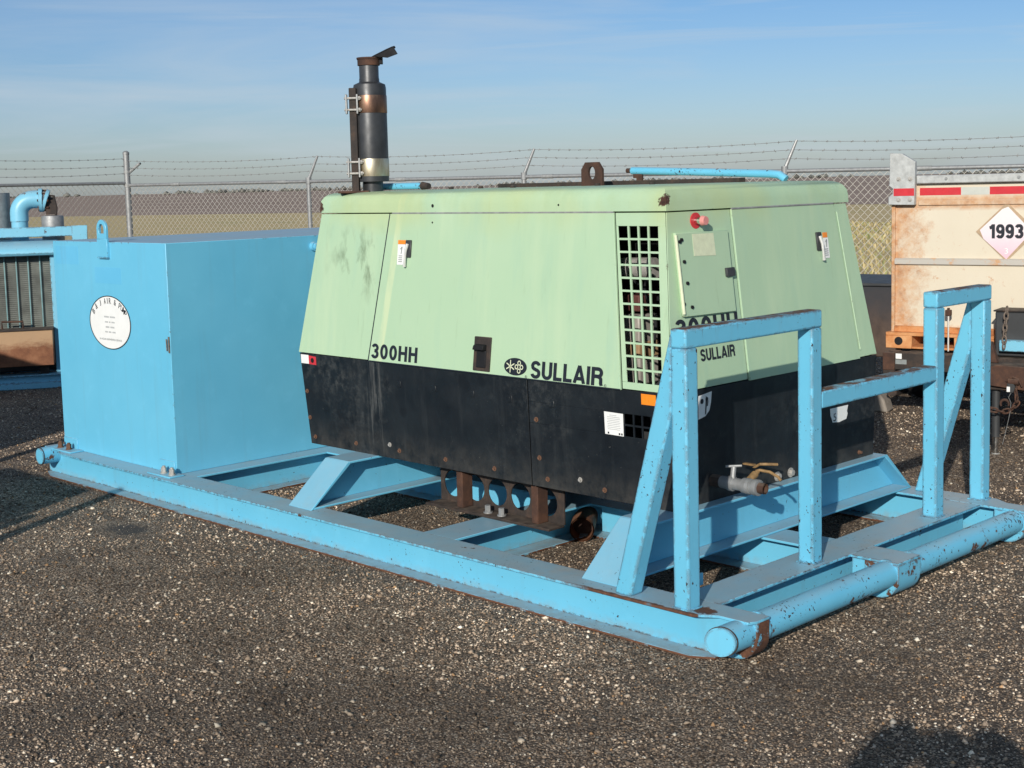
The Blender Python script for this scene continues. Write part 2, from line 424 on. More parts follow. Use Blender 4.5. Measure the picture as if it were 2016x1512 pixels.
M['tape_grey'] = plain('dirty_white_tape', (0.52, 0.53, 0.48), .4, 0, .06, 14)
M['bolt_bright'] = plain('plated_steel', (0.66, 0.65, 0.62), .35, .3, .1, 20)
M['holder'] = plain('aged_placard_holder', (0.42, 0.30, 0.19), .7, 0, .2, 14)
M['chain_steel'] = plain('worn_chain_steel', (0.16, 0.125, 0.10), .7, .2, .4, 60)
M['galv_light'] = plain('light_galvanised_steel', (0.44, 0.45, 0.44), .6, .1, .2, 24)
M['bar_teal'] = plain('faded_teal_bars', (0.17, 0.30, 0.31), .6, 0, .2, 20)
M['rubber'] = plain('tyre_rubber', (0.02, 0.02, 0.02), .85, 0, .2, 20)

ZB_ = .917
def green_paint():
    n = NT('green_paint'); base = (0.405, 0.555, 0.375)
    x, y, z = n.xyz()
    c = n.mix(n.ramp(n.noise(1.7, 6, .6), [(.3, 0), (.72, 1)]), base, (0.385, 0.545, 0.365))
    st = n.step(n.noise(1, 6, .62, n.mapping((7, 7, .5))), .50, .75)
    c = n.mix(n.math('MULTIPLY', st, .5), c, (0.50, 0.62, 0.41))
    st2 = n.step(n.noise(1, 6, .62, n.mapping((9, 9, .7), loc=(3, 3, 3))), .53, .74)
    c = n.mix(n.math('MULTIPLY', st2, .5), c, (0.32, 0.50, 0.375))
    st3 = n.step(n.noise(1, 5, .6, n.mapping((34, 34, 1.3), loc=(1, 8, 3))), .62, .76)
    c = n.mix(n.math('MULTIPLY', st3, .30), c, (0.24, 0.34, 0.20))
    # oily smudges on the end panel
    reg = n.math('MULTIPLY', n.step(y, 2.66, 2.80), n.math('MULTIPLY', n.step(y, 3.22, 3.0), n.math('MULTIPLY', n.step(z, 1.20, 1.36), n.step(z, 1.66, 1.52))))
    sm = n.step(n.noise(1, 6, .6, n.mapping((10, 10, 5), rot=(.5, 0, 0))), .50, .70)
    c = n.mix(n.math('MULTIPLY', n.math('MULTIPLY', reg, sm), .95), c, (0.10, 0.13, 0.07))
    # tape residue stripe on the door
    tl = n.math('ADD', y, n.math('MULTIPLY', n.math('SUBTRACT', z, ZB_), .145))
    tape = n.math('MULTIPLY', n.math('MULTIPLY', n.step(tl, 2.655, 2.665), n.step(tl, 2.715, 2.705)), n.ramp(n.noise(1, 5, .6, n.mapping((14, 14, 3))), [(.35, .15), (.6, .75)]))
    c = n.mix(n.math('MULTIPLY', tape, n.step(x, .72, .70)), c, (0.56, 0.64, 0.40))
    ye = n.math('MULTIPLY', n.step(n.math('ADD', z, n.math('MULTIPLY', n.noise(3, 5, .6), .22)), 1.70, 1.80), n.step(n.noise(2.0, 4, .5, n.mapping((1, 1, .5), loc=(2, 2, 2))), .45, .62))
    c = n.mix(n.math('MULTIPLY', ye, .55), c, (0.46, 0.53, 0.26))
    # small scattered grime
    gr = n.step(n.noise(20, 8, .72), .66, .80)
    c = n.mix(n.math('MULTIPLY', gr, .45), c, (0.20, 0.26, 0.15))
    soot = n.math('MULTIPLY', n.step(z, 1.62, 1.78), n.step(n.noise(4, 6, .6), .5, .75))
    c = n.mix(n.math('MULTIPLY', soot, .45), c, (0.33, 0.42, 0.20))
    # rust spots at edges
    eg = n.math('MULTIPLY', n.edge(.010), n.step(n.noise(9, 6, .7), .60, .66))
    pt = n.step(n.noise(6.5, 9, .75, n.mapping((1, 1, 1), loc=(4, 4, 4))), .735, .755)
    def near(px_, py_, pz_, r):
        q = None
        for a_, b_ in ((x, px_), (y, py_), (z, pz_)):
            d_ = n.math('SUBTRACT', a_, b_); d_ = n.math('MULTIPLY', d_, d_); q = d_ if q is None else n.math('ADD', q, d_)
        return n.step(n.math('ADD', n.math('SQRT', q), n.math('MULTIPLY', n.noise(20, 6, .75), r * 4.0)), r * 2.75, r * 2.55)
    spot = n.math('MAXIMUM', near(.615, .80, 1.755, .036), near(.61, 3.27, 1.735, .04))
    spot = n.math('MAXIMUM', spot, near(.655, 1.09, 1.70, .018))
    mk = n.math('MAXIMUM', n.math('MAXIMUM', eg, pt), spot)
    c = n.mix(mk, c, n.ramp(n.noise(40, 5), [(.3, RUST_D), (.7, RUST_M)]))
    n.bump(n.noise(2.2, 2), .35, .02)
    return n.fin(c, n.ramp(n.noise(5, 5), [(.3, .42), (.7, .60)]), 0, .4)
M['green'] = green_paint()
def skirt_mat():
    n = NT('black_skirt_paint')
    c = n.mix(n.ramp(n.noise(5, 7, .65), [(.35, 0), (.7, 1)]), (0.0065, 0.0090, 0.0125), (0.0135, 0.0175, 0.0215))
    x, y, z = n.xyz()
    blot = n.step(n.vor(7.5, src=n.mapping((1, 1, 1), loc=(1, .2, 3))), .30, .16)
    c = n.mix(n.math('MULTIPLY', blot, .7), c, (0.006, 0.008, 0.011))
    du = n.math('MULTIPLY', n.step(n.noise(1, 7, .66, n.mapping((10, 10, 1.1))), .54, .80), .38)
    c = n.mix(du, c, (0.055, 0.060, 0.062))
    low = n.math('MULTIPLY', n.step(z, .56, .40), n.step(n.noise(11, 7, .7), .35, .65))
    c = n.mix(n.math('MULTIPLY', low, .5), c, (0.085, 0.078, 0.068))
    sp = n.step(n.noise(75, 3, .6), .70, .76)
    c = n.mix(n.math('MULTIPLY', sp, .5), c, (0.14, 0.14, 0.13))
    sc = n.math('MULTIPLY', n.step(n.noise(1.6, 5, .7, n.mapping((1, 1, 1), loc=(5, 1, 2))), .50, .68), n.step(n.noise(24, 5, .75), .46, .66))
    c = n.mix(n.math('MULTIPLY', sc, .55), c, (0.075, 0.078, 0.076))
    # pale run marks below the far panel joint
    run = n.math('MULTIPLY', n.math('MULTIPLY', n.step(y, 2.66, 2.72), n.step(y, 2.83, 2.78)), n.step(n.noise(1, 5, .7, n.mapping((38, 38, 1.4))), .50, .72))
    c = n.mix(n.math('MULTIPLY', run, .6), c, (0.20, 0.20, 0.19))
    n.bump(n.noise(4, 3), .3, .01)
    return n.fin(c, n.ramp(n.noise(7, 6), [(.3, .40), (.7, .64)]), 0, .28)
M['skirt'] = skirt_mat()
def container_mat():
    n = NT('rusted_cream_paint'); x, y, z = n.xyz()      # object space: x along the face from its left edge
    base = n.mix(n.noise(3, 5), (0.68, 0.61, 0.49), (0.60, 0.53, 0.41))
    left = n.step(n.math('ADD', x, n.math('MULTIPLY', n.noise(6.5, 9, .80), .95)), .74, .52)
    bot = n.step(n.math('ADD', z, n.math('MULTIPLY', n.noise(9, 9, .78), .22)), .86, .80)
    top = n.math('MULTIPLY', n.step(n.math('ABSOLUTE', n.math('SUBTRACT', n.math('ADD', z, n.math('MULTIPLY', n.noise(9, 6, .7), .05)), 1.655)), .06, .03), .85)
    mk = n.math('MAXIMUM', n.math('MAXIMUM', left, bot), top)
    sp = n.step(n.noise(8, 9, .84), .585, .63)
    sc = n.step(n.noise(1, 8, .75, n.mapping((34, 34, 8), rot=(0, .6, 0))), .62, .69)
    mk = n.math('MAXIMUM', mk, n.math('MULTIPLY', n.math('MAXIMUM', sp, sc), .95))
    rc = n.ramp(n.noise(12, 8, .7), [(.25, (0.24, 0.095, 0.035)), (.5, (0.50, 0.23, 0.09)), (.75, (0.62, 0.40, 0.22))])
    c = n.mix(n.math('MULTIPLY', mk, n.ramp(n.noise(20, 6, .75), [(.3, .45), (.65, 1.0)])), base, rc)
    n.bump(n.noise(30, 6, .7), .2, .004)
    return n.fin(c, .72, 0, .3)
M['container'] = container_mat()
def orange_mat():
    n = NT('orange_rusted_paint')
    c = n.ramp(n.noise(9, 8, .7), [(.28, (0.20, 0.07, 0.025)), (.45, (0.52, 0.20, 0.065)), (.72, (0.68, 0.37, 0.17))])
    n.bump(n.noise(40, 5), .3, .004); return n.fin(c, .8)
M['orange_rust_paint'] = orange_mat()
def placard_mat():
    n = NT('faded_pink_placard'); z = n.xyz()[2]
    c = n.ramp(n.math('ADD', n.step(z, 1.22, 1.62), n.math('MULTIPLY', n.noise(14, 4), .2)), [(.15, (0.74, 0.47, 0.55)), (.55, (0.78, 0.66, 0.69)), (.95, (0.76, 0.71, 0.70))])
    return n.fin(c, .5)
M['placard'] = placard_mat()
def tan_beam():
    n = NT('rusty_box_paint'); z = n.xyz()[2]
    c = n.ramp(n.noise(6, 9, .7), [(.3, (0.09, 0.032, 0.016)), (.5, (0.19, 0.075, 0.034)), (.75, (0.30, 0.14, 0.07))])
    pale = n.step(n.math('ADD', z, n.math('MULTIPLY', n.noise(7, 8, .75, n.mapping((.6, .6, 1.2))), .30)), .555, .63)
    c = n.mix(n.math('MULTIPLY', pale, .75), c, (0.46, 0.31, 0.18))
    n.bump(n.noise(30, 5), .3, .004); return n.fin(c, .8)
M['rust_box'] = tan_beam()
def heat_mat(name, a, b, c3):
    n = NT(name); z = n.xyz()[2]
    c = n.ramp(n.math('ADD', n.noise(5, 6, .65, n.mapping((3, 3, 1))), 0), [(.3, a), (.5, b), (.7, c3)])
    return n.fin(c, .38, .85)
M['copper_band'] = heat_mat('heat_stained_band', (0.10, 0.060, 0.048), (0.20, 0.115, 0.08), (0.36, 0.24, 0.15))
M['gold_band'] = heat_mat('heat_gold_band', (0.34, 0.24, 0.12), (0.52, 0.46, 0.34), (0.66, 0.61, 0.50))
M['stack'] = plain('soot_black_steel', (0.050, 0.052, 0.056), .42, .35, .35, 9)

# ------------------------------------------------------------------ ground, field
def ground_mat():
    n = NT('gravel_yard')
    big = n.noise(.55, 5, .6); mid = n.noise(3.2, 5, .6)
    v = n.vor(120, 'Color'); vx = n.xyz(v)[0]
    d = n.vor(120, 'Distance')
    c = n.ramp(vx, [(.0, (0.105, 0.074, 0.052)), (.45, (0.27, 0.198, 0.139)), (.8, (0.43, 0.325, 0.235)), (.93, (0.56, 0.45, 0.34)), (1.0, (0.74, 0.64, 0.51))])
    v2 = n.xyz(n.vor(46, 'Color'))[0]
    c = n.mix(n.math('MULTIPLY', n.step(v2, .93, .95), n.step(n.vor(46, 'Distance'), .45, .3)), c, (0.42, 0.37, 0.31))
    c = n.mix(n.step(d, .42, .68), c, (0.050, 0.036, 0.027))
    c = n.mix(n.ramp(big, [(.42, .0), (.66, .6)]), c, (0.075, 0.058, 0.046))
    c = n.mix(n.ramp(mid, [(.46, .0), (.70, .55)]), c, (0.060, 0.045, 0.036))
    # worn smooth tar patch
    px = n.xyz(); dx = n.math('SUBTRACT', px[0], -.38); dy = n.math('SUBTRACT', px[1], 3.81)
    dd = n.math('SQRT', n.math('ADD', n.math('MULTIPLY', dx, dx), n.math('MULTIPLY', n.math('MULTIPLY', dy, dy), .35)))
    tar = n.step(n.math('ADD', dd, n.math('MULTIPLY', n.noise(9, 5), .12)), .17, .12)
    c = n.mix(n.math('MULTIPLY', tar, .85), c, (0.050, 0.046, 0.044))
    n.bump(n.math('SUBTRACT', n.math('MULTIPLY', n.noise(40, 3), .3), d), .6, .006)
    return n.fin(c, .9, 0, .3)
def field_mat():
    n = NT('ploughed_field')
    c = n.ramp(n.noise(.02, 6, .6, n.mapping((1, 1, 1))), [(.3, (0.29, 0.215, 0.165)), (.7, (0.36, 0.27, 0.215))])
    rows = n.noise(1, 3, .6, n.mapping((.12, 1.4, 1), rot=(0, 0, .35)))
    c = n.mix(n.math('MULTIPLY', n.step(rows, .4, .65), .35), c, (0.24, 0.178, 0.150))
    return n.fin(c, .95, 0, .2)
def grass_ground():
    n = NT('dry_grass_ground')
    c = n.ramp(n.noise(.35, 8, .65), [(.3, (0.44, 0.355, 0.18)), (.5, (0.54, 0.42, 0.23)), (.7, (0.36, 0.34, 0.16))])
    return n.fin(c, .95, 0, .1)
m = MB(); m.add([(-3000, -3000, -.12), (3000, -3000, -.12), (3000, 3000, -.12), (-3000, 3000, -.12)], [(0, 1, 2, 3)])
struct(m.build('field', field_mat()))
# the fence line: points along it, gravel stops a little behind it
FA = Vector((5.49, 14.12, 0)); FD = Vector((8.03, 5.23, 0))
fdir = (FD - FA).normalized(); fnor = Vector((-fdir.y, fdir.x, 0))
if fnor.x < 0: fnor = -fnor
def along(t, off, z): q = FA + fdir * t + fnor * off; return (q.x, q.y, z)
m = MB(); m.add([along(-200, .6, -.06), along(200, .6, -.06), along(200, 76, -.06), along(-200, 76, -.06)], [(0, 1, 2, 3)])
struct(m.build('grass_verge', grass_ground()))
m = MB(); m.add([along(-120, 1.0, 0), along(120, 1.0, 0), along(120, -60, 0), along(-120, -60, 0)], [(3, 2, 1, 0)])
GM = ground_mat(); struct(m.build('gravel_ground', GM))

def numpy_mesh(name, V, F, mat, cols=None):
    me = bpy.data.meshes.new(name); nv, nf = len(V), len(F); k = F.shape[1]
    me.vertices.add(nv); me.vertices.foreach_set('co', V.astype(np.float32).ravel())
    me.loops.add(nf * k); me.loops.foreach_set('vertex_index', F.astype(np.int32).ravel())
    me.polygons.add(nf); me.polygons.foreach_set('loop_start', np.arange(0, nf * k, k, dtype=np.int32))
    me.polygons.foreach_set('loop_total', np.full(nf, k, dtype=np.int32))
    if cols is not None:
        a = me.attributes.new('tint', 'FLOAT_COLOR', 'POINT'); a.data.foreach_set('color', cols.astype(np.float32).ravel())
    me.update(); me.validate(); me.materials.append(mat)
    o = bpy.data.objects.new(name, me); COL.objects.link(o); return o

def tint_mat(name, rough=.8, spec=.3, trans=0):
    n = NT(name); a = n.n.new('ShaderNodeAttribute'); a.attribute_name = 'tint'
    return n.fin(a.outputs['Color'], rough, 0, spec)
# loose stones: real small chips over the visible yard, sizes 5-16 mm
NS = 200000
dg = np.linspace(2.9, 17, 2000); dens = dg * np.where(dg < 5.5, 1.0, (5.5 / dg)**2.2); cdf = np.cumsum(dens); d = np.interp(RNG.uniform(0, cdf[-1], NS), cdf, dg)
cyaw = math.atan2(fwd.x, fwd.y); ang = cyaw + RNG.uniform(-.44, .44, NS)
sx = CAMPOS.x + d * np.sin(ang); sy = CAMPOS.y + d * np.cos(ang)
size = np.clip(RNG.lognormal(math.log(.0046), .42, NS), .0022, .016) * (1 + np.clip((d - 5.5) / 9, 0, 1) * .6)
bigp = RNG.uniform(0, 1, NS) < .006
size = np.where(bigp, np.clip(size * 2.3, .008, .017), size)
tarm = ((sx + .38)**2 + .35 * (sy - 3.81)**2) < .16**2
size = np.where(tarm, size * .35, size)
octv = np.array([(1, 0, 0), (0, 1, 0), (-1, 0, 0), (0, -1, 0), (0, 0, 1), (0, 0, -1)], float)
octf = np.array([(0, 1, 4), (1, 2, 4), (2, 3, 4), (3, 0, 4), (1, 0, 5), (2, 1, 5), (3, 2, 5), (0, 3, 5)])
jit = RNG.uniform(.6, 1.25, (NS, 6, 1)); th = RNG.uniform(0, 2 * PI, NS)
V = octv[None] * jit * size[:, None, None]
V[:, :, 1] *= RNG.uniform(.6, 1.0, NS)[:, None]; V[:, :, 2] *= RNG.uniform(.45, .8, NS)[:, None]
V[:, 4, :2] += RNG.normal(0, .35, (NS, 2)) * size[:, None]
tilt = RNG.normal(0, .35, NS); vy, vz = V[:, :, 1].copy(), V[:, :, 2].copy()
V[:, :, 1] = vy * np.cos(tilt)[:, None] - vz * np.sin(tilt)[:, None]; V[:, :, 2] = vy * np.sin(tilt)[:, None] + vz * np.cos(tilt)[:, None]
vx, vy = V[:, :, 0].copy(), V[:, :, 1].copy()
V[:, :, 0] = vx * np.cos(th)[:, None] - vy * np.sin(th)[:, None] + sx[:, None]
V[:, :, 1] = vx * np.sin(th)[:, None] + vy * np.cos(th)[:, None] + sy[:, None]
V[:, :, 2] += (size * .18)[:, None]
pal = np.array([(.115, .082, .057), (.215, .158, .112), (.32, .242, .175), (.42, .325, .24), (.54, .43, .325), (.72, .61, .475), (.86, .77, .63), (.48, .29, .15)])
pid = RNG.choice(8, NS, p=[.20, .26, .22, .14, .09, .045, .02, .025])
def vnoise(x, y, sc, seed):
    g = np.random.default_rng(seed).uniform(0, 1, (64, 64)); xi, yi = x * sc + 300, y * sc + 300
    x0, y0 = np.floor(xi).astype(int), np.floor(yi).astype(int); fx_, fy_ = xi - x0, yi - y0; fx_, fy_ = fx_ * fx_ * (3 - 2 * fx_), fy_ * fy_ * (3 - 2 * fy_)
    q = lambda i, j: g[(x0 + i) % 64, (y0 + j) % 64]
    return (q(0, 0) * (1 - fx_) + q(1, 0) * fx_) * (1 - fy_) + (q(0, 1) * (1 - fx_) + q(1, 1) * fx_) * fy_
pn = .5 * vnoise(sx, sy, .8, 1) + .3 * vnoise(sx, sy, 2.1, 2) + .2 * vnoise(sx, sy, 5.3, 3)
patch = np.clip(.40 + 2.1 * (pn - .25), .36, 1.22)
pid = np.where(bigp, RNG.choice([3, 4, 5, 6, 7], NS, p=[.25, .25, .27, .15, .08]), pid)
colr = pal[pid] * RNG.uniform(.8, 1.2, (NS, 1)) * patch[:, None]
colr = np.concatenate([colr, np.ones((NS, 1))], 1)
so = numpy_mesh('loose_gravel', V.reshape(-1, 3), (octf[None] + 6 * np.arange(NS)[:, None, None]).reshape(-1, 3), tint_mat('gravel_stone', .8, .35), np.repeat(colr, 6, 0))
so['kind'] = 'stuff'; tag(so, 'loose brown and grey gravel chips covering the yard', 'gravel')

# dry grass beyond the fence
NG = 60000
t = RNG.uniform(-14, 26, NG); off = .7 + RNG.uniform(0, 1, NG)**2.0 * 40
g0 = np.array([FA.x, FA.y]) + np.outer(t, (fdir.x, fdir.y)) + np.outer(off, (fnor.x, fnor.y))
clump = np.sin(g0[:, 0] * 1.7 + np.sin(g0[:, 1] * 1.3)) * np.sin(g0[:, 1] * 1.9) * .5 + .5
hgt = (.05 + .13 * clump) * RNG.uniform(.5, 1.3, NG); wdt = RNG.uniform(.006, .014, NG) * (1 + off / 14)
a = RNG.uniform(0, 2 * PI, NG); ln = RNG.normal(0, .35, (NG, 2)) * hgt[:, None]
dx = np.stack([np.cos(a), np.sin(a)], 1) * wdt[:, None]
V = np.zeros((NG, 5, 3)); V[:, 0, :2] = g0 - dx; V[:, 1, :2] = g0 + dx
V[:, 2, :2] = g0 + dx * .8 + ln * .35; V[:, 3, :2] = g0 - dx * .8 + ln * .35; V[:, 4, :2] = g0 + ln
V[:, :2, 2] = -.07; V[:, 2:4, 2] = (hgt * .55)[:, None] - .06; V[:, 4, 2] = hgt - .06
F = np.array([(0, 1, 2), (0, 2, 3), (3, 2, 4)])
gp = np.array([(.38, .31, .155), (.44, .36, .19), (.31, .295, .13), (.35, .29, .15), (.26, .265, .11)])
cg = gp[RNG.choice(5, NG, p=[.3, .22, .2, .18, .10])] * RNG.uniform(.75, 1.2, (NG, 1)); cg = np.concatenate([cg, np.ones((NG, 1))], 1)
go = numpy_mesh('dry_grass', V.reshape(-1, 3), (F[None] + 5 * np.arange(NG)[:, None, None]).reshape(-1, 3), tint_mat('grass_blade', .8, .2), np.repeat(cg, 5, 0))
go['kind'] = 'stuff'; tag(go, 'dry yellow and green grass growing beyond the chain link fence', 'grass')

# far tree line on the horizon: one mass of leaf clumps
nv = []; NT_ = 900
tb = cyaw + RNG.uniform(-.55, .55, NT_); td = RNG.uniform(1500, 1900, NT_)
keep = (np.sin(tb * 23) + np.sin(tb * 57 + 1) + RNG.normal(0, .5, NT_)) > -.2
tb, td = tb[keep], td[keep]; n_ = len(tb)
rr = RNG.uniform(1.2, 3.2, n_)
V = octv[None] * RNG.uniform(.6, 1.3, (n_, 6, 1)) * rr[:, None, None]; V[:, :, :2] *= 1.8
V[:, :, 0] += (CAMPOS.x + td * np.sin(tb))[:, None]; V[:, :, 1] += (CAMPOS.y + td * np.cos(tb))[:, None]; V[:, :, 2] += rr[:, None] * .6
ct = np.concatenate([np.array([(.15, .15, .135)]) * RNG.uniform(.7, 1.3, (n_, 1)), np.ones((n_, 1))], 1)  # leaf colour greyed and paled to stand for distance haze
to = numpy_mesh('far_trees', V.reshape(-1, 3), (octf[None] + 6 * np.arange(n_)[:, None, None]).reshape(-1, 3), tint_mat('hazed_far_foliage', .9, .1), np.repeat(ct, 6, 0))
to['kind'] = 'stuff'; tag(to, 'low dark line of far trees on the horizon', 'trees')

# ------------------------------------------------------------------ the skid
H = 0.179
XW = 2.51     # outer width
skid = thing('equipment_skid', 'long light blue steel skid with tubular end guard, standing on the gravel', 'skid', (0, 0, 0))
TF, TW = .011, .010
def flip(pts): return [(XW - x, y) for x, y in pts]
def rail(mirror):
    m = MB()
    tp = [(0, .19), (.055, .105), (.055, -.030), (.09, -.047), (.175, -.047), (.175, 5.69), (.065, 5.69), (.065, 5.52), (0, 5.34)]
    bp = [(0, .21), (.05, .12), (.175, .12), (.175, 5.66), (.06, 5.66), (0, 5.50)]
    w = (.0825, .0925)
    if mirror: tp, bp, w = flip(tp), flip(bp), (XW - .0925, XW - .0825)
    m.prism([(x, y, H - TF) for x, y in tp], (0, 0, TF))
    m.prism([(x, y, 0.002) for x, y in bp], (0, 0, TF))
    m.box(w[0], w[1], .06, 5.67, TF + .002, H - TF)
    return m.build('rail', M['blue_rail'], skid, .0015, 1)
rail(False); rail(True)
# centre rail between the cross beams
mx0, mx1 = 1.125, 1.315
def ibeam_y(x0, x1, y0, y1, z0=0.002, z1=H - .0006, name='centre_rail', mat='blue'):
    m = MB(); c = (x0 + x1) / 2
    m.box(x0, x1, y0, y1, z1 - TF, z1); m.box(x0, x1, y0, y1, z0, z0 + TF); m.box(c - .005, c + .005, y0, y1, z0 + TF, z1 - TF)
    return m.build(name, M[mat], skid, .0015, 1)
m = MB(); m.box(mx0, mx1, -.047, .19, H - TF - .0006, H - .0006); m.box((mx0 + mx1) / 2 - .08, (mx0 + mx1) / 2 + .085, .03, .19, .03, H - TF - .001); m.build('centre_stub', M['blue_rail'], skid, .0015, 1); ibeam_y(mx0, mx1, .385, 1.735); ibeam_y(mx0, mx1, 1.96, 3.99)
def ibeam_x(y0, y1, x0, x1, z0=0.002, z1=H - .0006, name='cross_beam', mat='blue'):
    m = MB(); c = (y0 + y1) / 2
    m.box(x0, x1, y0, y1, z1 - TF, z1); m.box(x0, x1, y0, y1, z0, z0 + TF); m.box(x0, x1, c - .005, c + .005, z0 + TF, z1 - TF)
    return m.build(name, M[mat], skid, .0015, 1)
ibeam_x(.19, .385, .175, XW - .175, mat='blue_rail')
ibeam_x(1.735, 1.96, .175, XW - .175)
ibeam_x(3.99, 4.17, .175, XW - .175)
ibeam_x(5.36, 5.53, .175, XW - .175)
# noses: curved front faces of the rails
def nose(x0, x1, mat='blue_nose'):
    m = MB(); pr = [(0.12, .013)]
    for i in range(7):
        a = i / 6 * PI / 2; pr.append((.055 - .101 * math.sin(a), .105 - .095 * math.cos(a)))
    pr += [(-.046, H - TF - .0005), (.12, H - TF - .0005)]
    m.prism([(x0, y, z) for y, z in pr], (x1 - x0, 0, 0))
    return m.build('nose', M[mat], skid, .002, 1)
nose(.0935, .174); nose(XW - .174, XW - .0935); nose(mx0 + .001, mx1 - .001)
# front pipe with mitred ends, rear pipe
PY, PZ, PR = .016, .121, .057
def pipe(x0, x1, y, z, r, mit0=0.0, mit1=0.0, name='bumper_pipe', mat='blue_pipe', n=32):
    m = MB(); vs = []
    for x, mt in ((x0, mit0), (x1, mit1)):
        for i in range(n):
            t = 2 * PI * i / n; dy = r * math.cos(t); vs.append((x - dy * mt, y + dy, z + r * math.sin(t)))
    m.add(vs, [(i, (i + 1) % n, n + (i + 1) % n, n + i) for i in range(n)] + [tuple(range(n))[::-1], tuple(range(n, 2 * n))])
    return m.build(name, M[mat], skid, smooth=True)
pipe(-.045, XW + .045, PY, PZ, PR, .42, -.42)
pipe(-.030, XW + .03, 5.555, .141, .055, name='bumper_pipe')
def cap(x, y, z, r, mt, s):      # end plate of a pipe
    m = MB(); n = 32; vs = []
    for dx in (0, .008 * s):
        for i in range(n):
            t = 2 * PI * i / n; dy = r * math.cos(t); vs.append((x + dx - dy * mt, y + dy, z + r * math.sin(t)))
    m.add(vs, [(i, (i + 1) % n, n + (i + 1) % n, n + i) for i in range(n)] + [tuple(range(n))[::-1], tuple(range(n, 2 * n))])
    return m.build('pipe_cap', M['blue_post'], skid, smooth=True, ang=30)
cap(-.048, PY, PZ, .0555, .42, -1); cap(-.032, 5.555, .141, .0525, 0, -1)
for x_, y_, z_, mt_ in ((-.0445, PY, PZ, .42), (-.0295, 5.555, .141, 0)):
    m = MB(); n = 32; vs = []
    for dx in (0, -.0035):
        for i in range(n):
            t = 2 * PI * i / n; dy = (PR + .0018 if mt_ else .0568) * math.cos(t); vs.append((x_ + dx - dy * mt_, y_ + dy, z_ + (PR + .0018 if mt_ else .0568) * math.sin(t)))
    m.add(vs, [(i, (i + 1) % n, n + (i + 1) % n, n + i) for i in range(n)] + [tuple(range(n))[::-1], tuple(range(n, 2 * n))])
    m.build('cap_rim', M['rust_dark'], skid)
for x in (.176, mx0 + .006, mx1 - .004, XW - .186):      # weld collars
    m = MB(); m.cyl((x, PY, PZ), (x + .012, PY, PZ), PR + .005, n=28); m.build('weld_collar', M['blue_post'], skid, smooth=True)
# saddle beams
def saddle(y0, y1, name):
    m = MB(); zt = .397; xb0, xb1 = .085, 2.475; xt0, xt1 = .345, 2.22; c = (y0 + y1) / 2
    m.box(xt0, xt1, y0, y1, zt - .012, zt)
    m.hexa([(xb0, y0, H), (xb0 + .016, y0, H), (xb0 + .016, y1, H), (xb0, y1, H), (xt0 - .004, y0, zt), (xt0 + .012, y0, zt - .0125), (xt0 + .012, y1, zt - .0125), (xt0 - .004, y1, zt)])
    m.hexa([(xb1 - .016, y0, H), (xb1, y0, H), (xb1, y1, H), (xb1 - .016, y1, H), (xt1 - .012, y0, zt - .0125), (xt1 + .004, y0, zt), (xt1 + .004, y1, zt), (xt1 - .012, y1, zt - .0125)])
    m.box(xb0 + .02, xb1 - .02, y0, y1, H, H + .011)
    m.prism([(xb0 + .012, c - .005, H + .011), (xb1 - .012, c - .005, H + .011), (xt1, c - .005, zt - .012), (xt0, c - .005, zt - .012)], (0, .01, 0))
    return m.build('saddle_beam', M['blue'], skid, .003, 2)
saddle(.65, .845, 'f'); saddle(2.747, 2.947, 'b')
# end guard
T = .0762; yp = .219; zt = H + 1.097
px = (.0185, .8744, 1.9388, 2.4153)
for x in px:
    m = MB(); m.box(x, x + T, yp, yp + T, H, zt - T); m.build('post', M['blue_post'], skid, .009, 3)
    m = MB(); m.prism([(x - .006, yp - .006, H - .001), (x + T + .006, yp - .006, H - .001), (x + T + .006, yp + T + .006, H - .001), (x - .006, yp + T + .006, H - .001)], (0, 0, .007)); m.build('weld_bead', M['blue_post'], skid, .003, 2)
for a, b in ((0, 1), (2, 3)):
    m = MB(); m.box(px[a] - .0005, px[b] + T + .0005, yp - .0005, yp + T + .0005, zt - T, zt); m.build('top_bar', M['blue_top'], skid, .009, 3)
m = MB(); m.box(px[1] + T - .002, px[2] + .002, yp + .001, yp + T - .001, .848, .924); m.build('cross_bar', M['blue_mid'], skid, .009, 3)
for x in (px[0], px[3]):
    m = MB(); y1 = yp + T; x0 = x + .001; x1 = x + T - .001
    m.prism([(x0, .515, H), (x0, .602, H), (x0, y1 - .002, zt - .005), (x0, y1 - .002, .955)], (x1 - x0, 0, 0)); m.build('brace', M['blue_post'], skid, .008, 3)
# gusset tabs and a small plate by the first post
m = MB(); m.box(.30, .345, .40, .41, H + .0, H + .05); m.build('stop_tab', M['blue'], skid, .001, 1)
